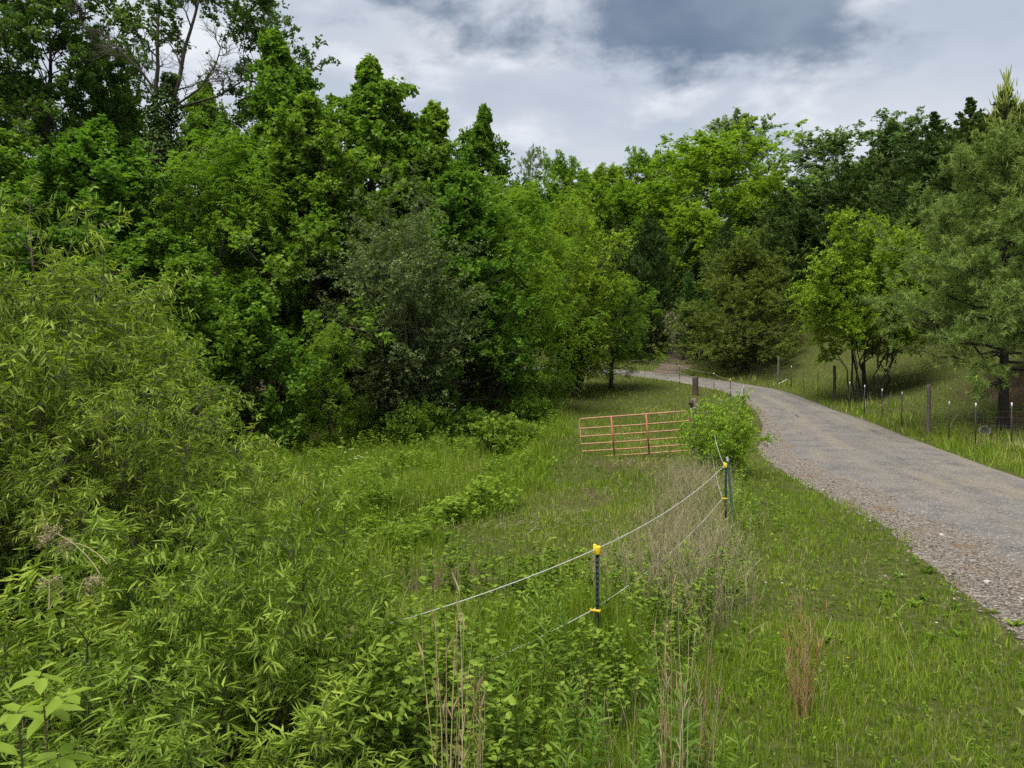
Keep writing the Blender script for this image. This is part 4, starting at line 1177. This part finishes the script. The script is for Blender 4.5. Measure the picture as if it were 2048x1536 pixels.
r = np.random.default_rng(62)
n = 7200
yy = 4 + 40 * r.random(n) ** 1.7
ul = np.where(r.random(n) < .86, r.normal(.07, .07, n), r.uniform(.2, 1.0, n))
lx = np.interp(yy, RLd[:150, 1], RLd[:150, 0]); rx = np.interp(yy, RRd[:150, 1], RRd[:150, 0])
xx = lx * (1 - ul) + rx * ul
sz = .007 + .018 * r.random(n) ** 3 + .035 * (r.random(n) > .988)
sz *= np.where(ul > .3, .6, 1.0)
zz = ground_h(xx, yy, road=True) + np.where(ul > .27, .03, .0) + .05 * np.sin(np.clip(ul, 0, 1) * math.pi)
stones('gravel', np.stack([xx, yy, zz], -1), sz, stone_mat(), 'loose pale and rusty gravel along the road shoulder')
for px, d, lab in ((1334, 55.0, 'small dark rock lying on the far road'),):
    x = wx(px, d)
    q = stones('rock', np.array([[x, d, gz(x, d) + .15]]), np.array([.16]), stone_mat()); q['kind'] = 'thing'; tag(q, lab, 'rock')

# ---------------------------------------------------------------- grass
def wedge(r, n, d0, d1, amax=.80, p=2.0):
    d = (d0 ** p + (d1 ** p - d0 ** p) * r.random(n)) ** (1 / p)
    a = r.uniform(-amax, amax, n)
    return d * np.sin(a), d * np.cos(a)


FL = np.array([(-6, -2), (-1.05, 4.9), (.87, 7.2), (4.02, 13.3), (5.5, 19.2), (6.0, 22.5), (13.0, 40), (13.6, 43), (13.4, 47)], float)


def blades(g, x, y, h, w, tint, r, detailed, lean=.35):
    n = len(x); z = ground_h(x, y) - .015
    a = r.uniform(0, 6.28, n); la = r.uniform(0, 6.28, n); ln = np.abs(r.normal(0, lean, n))
    S = np.stack([np.cos(a), np.sin(a), 0 * a], -1) * (w / 2)[:, None]
    B = np.stack([x, y, z], -1); dv = np.stack([np.cos(la), np.sin(la), 0 * la], -1)
    tip = B + dv * (h * ln)[:, None]; tip[:, 2] += h * np.sqrt(np.clip(1 - np.clip(ln, 0, .95) ** 2, .05, 1))
    if detailed:
        mid = B + dv * (h * ln * .28)[:, None]; mid[:, 2] += h * .58
        V = np.stack([B - S, B + S, mid + S * .75, mid - S * .75, tip], 1)
        b = np.arange(n)[:, None] * 5
        g.add(V.reshape(-1, 3), quads=b + np.array([[0, 1, 2, 3]]), tris=b + np.array([[3, 2, 4]]), tint=np.repeat(tint, 5))
    else:
        V = np.stack([B - S, B + S, tip], 1)
        g.add(V.reshape(-1, 3), tris=np.arange(3 * n).reshape(-1, 3), tint=np.repeat(tint, 3))


def grass_field():
    r = np.random.default_rng(71); g = Geo()
    for n, d0, d1, w0, hs, det in ((112000, 3.0, 9, .0078, 1.0, True), (85000, 9, 18, .0135, 1.0, True), (100000, 18, 36, .032, 1.15, False), (62000, 36, 72, .066, 1.3, False)):
        x, y = wedge(r, n, d0, d1, p=1.6)
        e = sdist(x, y, RRs); w = sdist(x, y, RLs); f = sdist(x, y, FL)
        edge = .30 + .30 * vnoise(x, y, .5, 11) + .35 * vnoise(x, y, 2.0, 12)
        keep = ~((w > edge) & (e < -.05 + .22 * vnoise(x, y, .9, 13)))
        keep &= ~((w > -.1) & (w < edge) & (r.random(n) < .55))
        lit = litter_at(x, y)
        keep &= r.random(n) > lit * .85
        bx = np.interp(y, BND_Y, BND_X); dl = bx - x
        left = smooth01((dl + .3) / 1.2)
        tus = vnoise(x, y, 1.4, 14); tus2 = vnoise(x, y, 4.0, 15)
        h = .13 + .05 * tus
        h = h + left * (.22 + .16 * tus + .14 * tus2)
        verge = (f > .3) & (w < 0)
        h = np.where(verge, .10 + .035 * tus, h)
        near_f = smooth01((9.5 - y) / 3) * smooth01((2.2 - x) / 1.5)
        h = h + near_f * (.25 + .12 * tus)
        h = h + .16 * smooth01(1 - np.abs(f) / .9)
        h = np.where((e > 0) & (e < 2.8), .26 + .1 * tus, h)
        h = np.where(e >= 2.8, .12 + .04 * tus, h)
        h = h * (1 + .38 * vnoise(x, y, .45, 19) + .25 * vnoise(x, y, 1.1, 20))
        h = np.clip(h, .04, 1) * r.uniform(.5, 1.35, n) * hs
        t = .42 + .22 * tus2 + .16 * tus + .14 * vnoise(x, y, .45, 19) + .14 * r.normal(size=n) - .08 * left
        dry = (vnoise(x, y, 1.1, 16) * .5 + vnoise(x, y, 3.2, 17) * .6 + .25 * np.clip(r.normal(size=n), -2, 2) > .57) & (dl < 1) & ~verge
        t = np.where(dry | (r.random(n) < .05), .9 + .1 * r.random(n), np.clip(t, 0, .78))
        k = keep
        blades(g, x[k], y[k], h[k], (w0 * r.uniform(.7, 1.3, n))[k], t[k], r, det, .38)
    # long tussocks in the wet field on the left
    tx, ty = wedge(r, 420, 9, 30, .62); dl = np.interp(ty, BND_Y, BND_X) - tx
    ok = (dl > .3) & (dl < 12) & (vnoise(tx, ty, 4, 18) > -.2); tx, ty = tx[ok], ty[ok]
    m = 70; x = np.repeat(tx, m) + r.normal(size=len(tx) * m) * .13; y = np.repeat(ty, m) + r.normal(size=len(tx) * m) * .13
    blades(g, x, y, np.repeat(r.uniform(.45, .85, len(tx)), m) * r.uniform(.6, 1.1, len(x)), np.full(len(x), .016) * r.uniform(.7, 1.3, len(x)), np.clip(np.repeat(r.uniform(.35, .75, len(tx)), m) + .1 * r.normal(size=len(x)), 0, .8), r, True, .55)
    o = bpy.data.objects.new('grass', g.mesh('grass', M['grass'])); col.objects.link(o); o['kind'] = 'stuff'
    tag(o, 'green grass of the meadow, mown strip and road verges', 'grass')


grass_field()


# ---------------------------------------------------------------- weeds, brambles, dead stalks
def forb_batch(gl, gs, x, y, h, r, nl, L, W, kind='kite', ang=.9, down=.1, z=None, tint=None):
    n = len(x); z = ground_h(x, y) - .02 if z is None else z
    K = 4; u = np.linspace(0, 1, K)
    la = r.uniform(0, 6.28, n); ln = np.abs(r.normal(0, .18, n)) * h
    P = np.stack([x[:, None] + (np.cos(la) * ln)[:, None] * u ** 1.6, y[:, None] + (np.sin(la) * ln)[:, None] * u ** 1.6, z[:, None] + h[:, None] * u], -1)
    if gs is not None: tubes(gs, P, np.full((1, K), .0035) * np.linspace(1, .4, K)[None], 3)
    leaves_on(r, gl, P, nl, L, W, kind, s0=.12, s1=1.0, par=.45, rnd=ang, down=down, upn=1.0, nr=.45, tipt=.35, droop=.22, tint=tint, lv=.38)


def undergrowth():
    r = np.random.default_rng(81); gl, gs = Geo(), Geo()
    # field weeds on the left and towards the wood edge
    x, y = wedge(r, 3600, 9, 40, .72, 1.7); dl = np.interp(y, BND_Y, BND_X) - x
    pr = smooth01(dl / 1.5) * (.35 + .65 * smooth01((vnoise(x, y, 2.5, 21) + .35) / .6)) + smooth01((y - 22) / 6) * smooth01(dl / 3)
    ok = (r.random(len(x)) < pr) & (dl > -.2); x, y = x[ok], y[ok]
    h = (.35 + .45 * smooth01((y - 16) / 12)) * r.uniform(.6, 1.35, len(x))
    forb_batch(gl, None, x, y, h, r, 20, .115, .055)
    # mounded clumps, some bright and some dark
    cx, cy = wedge(r, 210, 9.5, 34, .62, 1.5); dl = np.interp(cy, BND_Y, BND_X) - cx
    ok = (dl > .4) & (dl < 16); cx, cy = cx[ok], cy[ok]
    for a, b in zip(cx, cy):
        R_ = r.uniform(.35, 1.0); m = int(40 * R_ ** 1.3) + 8; q_ = r.normal(size=(m, 2)) * R_ * .5; hh = r.uniform(.35, .85) * np.exp(-np.sum(q_ ** 2, 1) / (R_ ** 2))
        sz = r.uniform(.05, .12)
        forb_batch(gl, None, a + q_[:, 0], b + q_[:, 1], hh + .1, r, 24, sz, sz * r.uniform(.25, .55), tint=np.clip(r.uniform(0, .9) + .15 * r.normal(size=m), 0, 1))
    # along the rope fence and in front of the gate
    s = r.random(1100); q = np.array([np.interp(s, np.linspace(0, 1, len(FL) - 1), FL[1:, i]) for i in (0, 1)]).T + r.normal(size=(1100, 2)) * .55
    q = q[q[:, 1] < 24]
    forb_batch(gl, None, q[:, 0], q[:, 1], r.uniform(.2, .6, len(q)), r, 14, .075, .035)
    # broad rosettes and sprouts on the verge and the edge of the gravel
    x, y = wedge(r, 420, 4, 16, .72, 1.5); w = sdist(x, y, RLs); f = sdist(x, y, FL)
    ok = (f > .3) & (w < .5) & ((w > -.9) | (vnoise(x, y, .9, 33) > .35)); x, y = x[ok], y[ok]
    forb_batch(gl, None, x, y, r.uniform(.03, .07, len(x)), r, 12, .12, .032, 'lance', down=-.25)
    # right verge and low clover on the near verge
    x, y = wedge(r, 2000, 4, 15, .72, 1.6); w = sdist(x, y, RLs); f = sdist(x, y, FL)
    ok = (f > .2) & (w < -.05); x, y = x[ok], y[ok]
    forb_batch(gl, None, x, y, r.uniform(.05, .15, len(x)), r, 9, .038, .020)
    o = bpy.data.objects.new('weeds', gl.mesh('weeds', M['weed'])); col.objects.link(o); o['kind'] = 'stuff'
    tag(o, 'leafy green weeds filling the left field and fence line', 'weeds')
    # brambles close to the camera
    gl, gs = Geo(), Geo()
    x, y = wedge(r, 800, 3.4, 9.5, .62, 1.5); f = sdist(x, y, FL)
    ok = (f < 1.0) & (x > -2.6) & (x < 3.0); x, y = x[ok], y[ok]
    h = r.uniform(.35, .85, len(x))
    forb_batch(gl, gs, x, y, h, r, 34, .058, .034, 'broad', down=.15)
    n = 120; px = r.uniform(650, 1010, n); d = r.uniform(4.3, 5.8, n); x = wx(px, d)
    forb_batch(gl, gs, x, d, r.uniform(.8, 1.0, n) * np.interp(px, [650, 880, 1010], [1.4, 1.25, .85]), r, 44, .06, .033, 'broad', down=.1)
    o = bpy.data.objects.new('brambles', gl.mesh('brambles', M['weed'])); col.objects.link(o); o['kind'] = 'stuff'
    tag(o, 'tangled bramble leaves at the foot of the nearest fence post', 'brambles')
    o2 = bpy.data.objects.new('bramble_canes', gs.mesh('bramble_canes', M['twig'])); col.objects.link(o2); o2['kind'] = 'stuff'
    tag(o2, 'thin brown canes among the bramble leaves', 'canes')
    # dead grey stalks thick along the rope fence
    g = Geo(); n = 1800
    s = r.random(n); q = np.array([np.interp(s, [0, .35, 1], [a, b, c]) for a, b, c in ((1.7, 2.7, 4.7), (8.2, 10.8, 18.0))]).T
    q += r.normal(size=(n, 2)) * np.array([.42, .7])
    z = ground_h(q[:, 0], q[:, 1]); h = r.uniform(.35, 1.05, n)
    u = np.linspace(0, 1, 4); la = r.uniform(0, 6.28, n); ln = np.abs(r.normal(0, .28, n)) * h
    P = np.stack([q[:, 0:1] + (np.cos(la) * ln)[:, None] * u, q[:, 1:2] + (np.sin(la) * ln)[:, None] * u, z[:, None] - .02 + h[:, None] * u * (1 - .15 * u)], -1)
    tubes(g, P, np.array([[.0032, .0028, .0022, .001]]), 3, tint=r.random(n))
    C, ci, _ = children(r, P, 4, .35, 1.0, .24, par=.7, rnd=.7, up=.2, K=3)
    tubes(g, C, np.array([[.0018, .0015, .0008]]), 3, tint=r.random(len(C)))
    n = 420; px = r.uniform(640, 1440, n); d = r.uniform(3.6, 8.0, n); x = wx(px, d); z = ground_h(x, d); h = r.uniform(.3, 1.0, n)
    la = r.uniform(0, 6.28, n); ln = np.clip(np.abs(r.normal(0, .3, n)), 0, .5) * h
    P = np.stack([x[:, None] + (np.cos(la) * ln)[:, None] * u ** 1.4, d[:, None] + (np.sin(la) * ln)[:, None] * u ** 1.4, z[:, None] - .02 + h[:, None] * u * (1 - .3 * u)], -1)
    tubes(g, P, np.array([[.0024, .002, .0016, .0008]]), 3, tint=r.random(n))
    n = 600; x, y = wedge(r, n, 4.5, 12, .72, 1.4); f = sdist(x, y, FL); w = sdist(x, y, RLs)
    ok = (f > -.2) & (w < -.2) & (vnoise(x, y, 1.3, 31) > .0); x, y = x[ok], y[ok]; n = len(x); z = ground_h(x, y); h = r.uniform(.2, .42, n)
    la = r.uniform(0, 6.28, n); ln = np.abs(r.normal(0, .3, n)) * h
    P = np.stack([x[:, None] + (np.cos(la) * ln)[:, None] * u ** 1.6, y[:, None] + (np.sin(la) * ln)[:, None] * u ** 1.6, z[:, None] + h[:, None] * u], -1)
    tubes(g, P, np.array([[.0012, .0011, .001, .002]]), 3, tint=r.uniform(.4, 1, n))
    n = 900; c = np.array([(-.3, 13.3), (.6, 14.4), (3.4, 21.5), (2.2, 17.0), (-5.3, 27.0), (-4.2, 24.5), (-3.4, 14.5), (4.6, 27.5), (3.2, 29)])[r.integers(0, 9, n)] + r.normal(size=(n, 2)) * .55
    z = ground_h(c[:, 0], c[:, 1]); h = r.uniform(.05, .16, n); la = r.uniform(0, 6.28, n); ln = r.uniform(1.0, 2.6, n) * h
    P = np.stack([c[:, 0:1] + (np.cos(la) * ln)[:, None] * u, c[:, 1:2] + (np.sin(la) * ln)[:, None] * u, z[:, None] + h[:, None] * u * (1.5 - u)], -1)
    tubes(g, P, np.array([[.0035, .003, .0025, .001]]), 3, tint=r.uniform(.2, 1, n))
    o = bpy.data.objects.new('dead_stalks', g.mesh('dead_stalks', M['straw'])); col.objects.link(o); o['kind'] = 'stuff'
    tag(o, 'dense grey-tan dead weed stalks along the rope fence', 'dead stalks')


undergrowth()

# goldenrod-like plants with lance leaves close to the camera
GOLD = []
for k in range(4):
    r = np.random.default_rng(90 + k); gl, gs = Geo(), Geo()
    H = (.85, 1.0, .7, .95)[k]; u = np.linspace(0, 1, 6)
    P = np.stack([.06 * np.sin(u * 2 + k), .05 * u ** 2, H * u], -1)[None]
    tubes(gs, P, np.linspace(.006, .002, 6)[None], 5)
    n = 46; s = np.linspace(.12, 1.0, n); B, Tg = sample(P, np.zeros(n, int), s)
    a = np.arange(n) * 2.39996; out_ = np.stack([np.cos(a), np.sin(a), 0 * a], -1)
    D = out_ * (1.0 - .45 * s)[:, None] + Tg * (.25 + .75 * s ** 2)[:, None] + r.normal(size=(n, 3)) * .1
    Nn = Tg - out_ * .3 + r.normal(size=(n, 3)) * .15
    Ln = np.interp(s, [0, .5, .9, 1], [.10, .15, .11, .05]) * r.uniform(.85, 1.15, n)
    leaf(gl, B, D, Nn, Ln, Ln * .19, np.clip(.25 + .6 * s + .12 * r.normal(size=n), 0, 1), 'lance', .15, .22)
    GOLD.append((gl.mesh('goldenrod_leaves', M['forb']), gs.mesh('goldenrod_stem', M['forb'])))
r = np.random.default_rng(95)
spots = []
for _ in range(4000):
    d = r.uniform(3.3, 7.0); px = r.uniform(640, 1620)
    x = wx(px, d)
    if x > 1.9 - .12 * (d - 3.3) * 3: continue
    if d > 5.5 and x > .6: continue
    if all((x - a) ** 2 + (d - b) ** 2 > .26 ** 2 for a, b in spots): spots.append((x, d))
    if len(spots) >= 62: break
for i, (x, y) in enumerate(spots):
    sc = r.uniform(.7, 1.1)
    o = empty('goldenrod', (x, y, gz(x, y) - .03), 'upright goldenrod plant with narrow leaves in the near weeds', 'goldenrod', 'goldenrod plants in the near weeds', r.uniform(0, 6.28), (sc, sc, sc * r.uniform(.85, 1.1)))
    o.rotation_euler = (r.normal() * .08, r.normal() * .08, r.uniform(0, 6.28))
    part('foliage', GOLD[i % 4][0], o); part('stem', GOLD[i % 4][1], o)


# tall dry grass clumps
def sedge_clump(x, y, H, n, spread, label, seed, mat='sedge', rad=.0028):
    r = np.random.default_rng(seed)
    o = empty('dry_grass_clump', (x, y, gz(x, y) - .03), label, 'dry grass', 'tall dry grass clumps')
    u = np.linspace(0, 1, 6); b = r.normal(size=(n, 2)) * spread; lean = r.normal(size=(n, 2)) * .07 + b * .4; h = H * r.uniform(.65, 1.05, n)
    P = np.stack([b[:, 0:1] + lean[:, 0:1] * u ** 1.5, b[:, 1:2] + lean[:, 1:2] * u ** 1.5, h[:, None] * u], -1) + r.normal(size=(n, 6, 3)) * .006
    g = Geo(); tubes(g, P, rad * np.array([[1, .9, .8, .7, .5, .2]]), 4, tint=r.random(n)); part('stalks', g.mesh('dry_stalks', M[mat]), o)
    g = Geo(); leaves_on(r, g, P, 4, .13, .0032, 'lance', s0=.1, s1=.95, par=1.0, rnd=.16, down=.0, droop=.3, nr=.9)
    part('dry_leaves', g.mesh('dry_leaves', M[mat]), o)


sedge_clump(wx(1612, 6.0), 6.0, 1.02, 40, .05, 'rust-orange tuft of dry grass alone on the green verge', 101, 'sedge_rust', rad=.0022)
sedge_clump(wx(905, 3.75), 3.75, 2.0, 13, .055, 'tallest straight dry stalks rising from the bottom edge, left of centre', 102, rad=.0034)
sedge_clump(wx(945, 4.3), 4.3, 1.75, 6, .05, 'few straw-coloured stalks just right of the tallest dry stalks', 103, rad=.0032)
sedge_clump(wx(1335, 4.2), 4.2, 1.72, 14, .07, 'reddish dry stalks below the nearest fence post', 104, rad=.003)
sedge_clump(wx(1255, 4.0), 4.0, 1.05, 10, .09, 'bent straw stalks at the bottom edge under the nearest fence post', 105, 'straw')
sedge_clump(wx(1400, 5.2), 5.2, 1.0, 10, .08, 'thin rusty stalks between the near weeds and the green verge', 106)


# dry plume stalks leaning out of the willows
def plume(x, y, z0, H, lean, label, seed):
    r = np.random.default_rng(seed)
    o = empty('dry_plume', (x, y, z0), label, 'dry stalk', 'dry plumes in the willows')
    u = np.linspace(0, 1, 7); P = np.stack([lean * u ** 1.2, .05 * u, H * u - .1 * u ** 3], -1)[None]
    g = Geo(); tubes(g, P, np.linspace(.004, .0015, 7)[None], 4, tint=.6); part('stem', g.mesh('plume_stem', M['straw']), o)
    g = Geo(); C, _, _ = children(r, P, 26, .8, 1.0, .10, par=.6, rnd=.8, up=-.05, sag=.4, K=3, taper=0)
    tubes(g, C, np.array([[.0012, .001, .0005]]), 3, tint=.45); leaves_on(r, g, C, 9, .018, .006, 'kite', tint=np.full(len(C), .4)); part('plume', g.mesh('plume', M['straw']), o)


plume(wx(195, 4.4), 4.4, wz(1150, 4.4), .36, -.36, 'dry plume leaning left out of the willows, uppermost', 111)
plume(wx(210, 4.5), 4.5, wz(1130, 4.5), .22, -.30, 'dry plume bent low beside the uppermost plume', 112)
plume(wx(92, 4.2), 4.2, wz(1220, 4.2), .24, -.03, 'upright dry plume nearest the left edge', 113)
plume(wx(150, 4.2), 4.2, wz(1200, 4.2), .20, .03, 'short dry plume right of the upright one', 114)


# pale plant with whorls of five broad leaves
def pale_plant(x, y, H, label, seed, whorls):
    r = np.random.default_rng(seed)
    o = empty('broad_leaf_plant', (x, y, gz(x, y)), label, 'plant', 'pale broad-leaved plants')
    gs = Geo()
    u = np.linspace(0, 1, 6); P = np.stack([.05 * np.sin(u * 3), .03 * u, H * u], -1)[None]; tubes(gs, P, np.linspace(.008, .003, 6)[None], 5)
    for k, (s, L) in enumerate(whorls):
        B, _ = sample(P, np.zeros(1, int), np.array([s])); az = r.uniform(0, 6.28)
        pet = B[0] + np.array([math.cos(az), math.sin(az), .5]) * (.12 if s < .98 else .0)
        if s < .98: tubes(gs, np.array([[B[0], (B[0] + pet) / 2 + [0, 0, .01], pet]]), np.array([[.003, .0025, .002]]), 4)
        a = az + np.arange(5) * 2 * math.pi / 5 + r.normal(size=5) * .12
        D = np.stack([np.cos(a), np.sin(a), r.uniform(-.25, .2, 5)], -1)
        g = Geo()
        leaf(g, np.repeat(pet[None], 5, 0) + D * .01, D, np.array([[0, 0, 1.0]]) + r.normal(size=(5, 3)) * .15, L * r.uniform(.8, 1.15, 5), L * .46, r.uniform(.3, 1, 5), 'broad', .08, .22)
        part('leaf_whorl', g.mesh('leaf_whorl', M['pale']), o)
    part('stem', gs.mesh('plant_stem', M['twig']), o)


zt = wz(1365, 2.9)
pale_plant(wx(62, 2.9), 2.9, zt - gz(wx(62, 2.9), 2.9), 'pale plant with a whorl of five broad leaves, bottom left', 121, [(1.0, .105), (.93, .115), (.86, .12), (.80, .12)])
pale_plant(wx(12, 2.7), 2.7, wz(1440, 2.7) - gz(wx(12, 2.7), 2.7), 'lower pale broad-leaved plant cut by the left edge', 122, [(1.0, .11), (.92, .12), (.85, .12)])


# flowers
def flower(x, y, h, rad, petals, pm, cm, label, group):
    r = np.random.default_rng(int(abs(x) * 1000) % 9999)
    o = empty('daisy' if petals > 8 else 'buttercup', (x, y, gz(x, y)), label, 'flower', group)
    g = Geo(); tubes(g, np.array([[(0, 0, 0), (.01, 0, h / 2), (.0, .01, h)]]), np.array([[.003, .002, .002]]), 3); part('stem', g.mesh('flower_stem', M['weed']), o)
    g = Geo(); a = np.arange(petals) * 2 * math.pi / petals
    D = np.stack([np.cos(a), np.sin(a), .15 + 0 * a], -1)
    leaf(g, np.repeat(np.array([[0, .01, h]]), petals, 0), D, np.repeat(np.array([[0, 0, 1.0]]), petals, 0), rad, rad * .5, .5, 'kite', .05, .05); part('petals', g.mesh('petals', pm), o)
    g = Geo(); lathe(g, [(0, 0), (rad * .3, 0), (rad * .25, rad * .15), (0, rad * .2)], 8, (0, .01, h)); part('flower_centre', g.mesh('flower_centre', cm), o)


M['petal'] = plain_mat('white_petal', (.62, .62, .60), (.74, .74, .72), 30, .7, bump=0)
M['centre'] = plain_mat('flower_yellow', (.55, .34, .01), (.65, .42, .02), 30, .7, bump=0)
r = np.random.default_rng(131)
for k in range(9):
    d = 22 + r.normal() * .5; x = wx(705 + r.normal() * 14, d); flower(x, d, .75 + .1 * r.normal(), .05, 12, M['petal'], M['centre'], 'white daisy in the cluster farther out in the left field', 'far daisy cluster')
for k in range(8):
    d = 16.5 + r.normal() * .5; x = wx(662 + r.normal() * 16, d); flower(x, d, .62 + .1 * r.normal(), .035, 12, M['petal'], M['centre'], 'white daisy in the nearer cluster of the left field', 'near daisy cluster')
for k, (px, py) in enumerate(((1702, 1368), (1568, 1210), (1535, 1210), (1700, 1180), (1640, 1152), (1805, 1085), (1590, 1300), (1880, 1290))):
    d = 3 * F / (py - HORIZON); x = wx(px, d)
    white = k in (1, 2, 7)
    flower(x, d, .2, .016, 12 if white else 5, M['petal'] if white else M['centre'], M['centre'], ('small white flower' if white else 'small yellow flower') + ' in the short grass of the near verge', ('white' if white else 'yellow') + ' flowers of the verge')
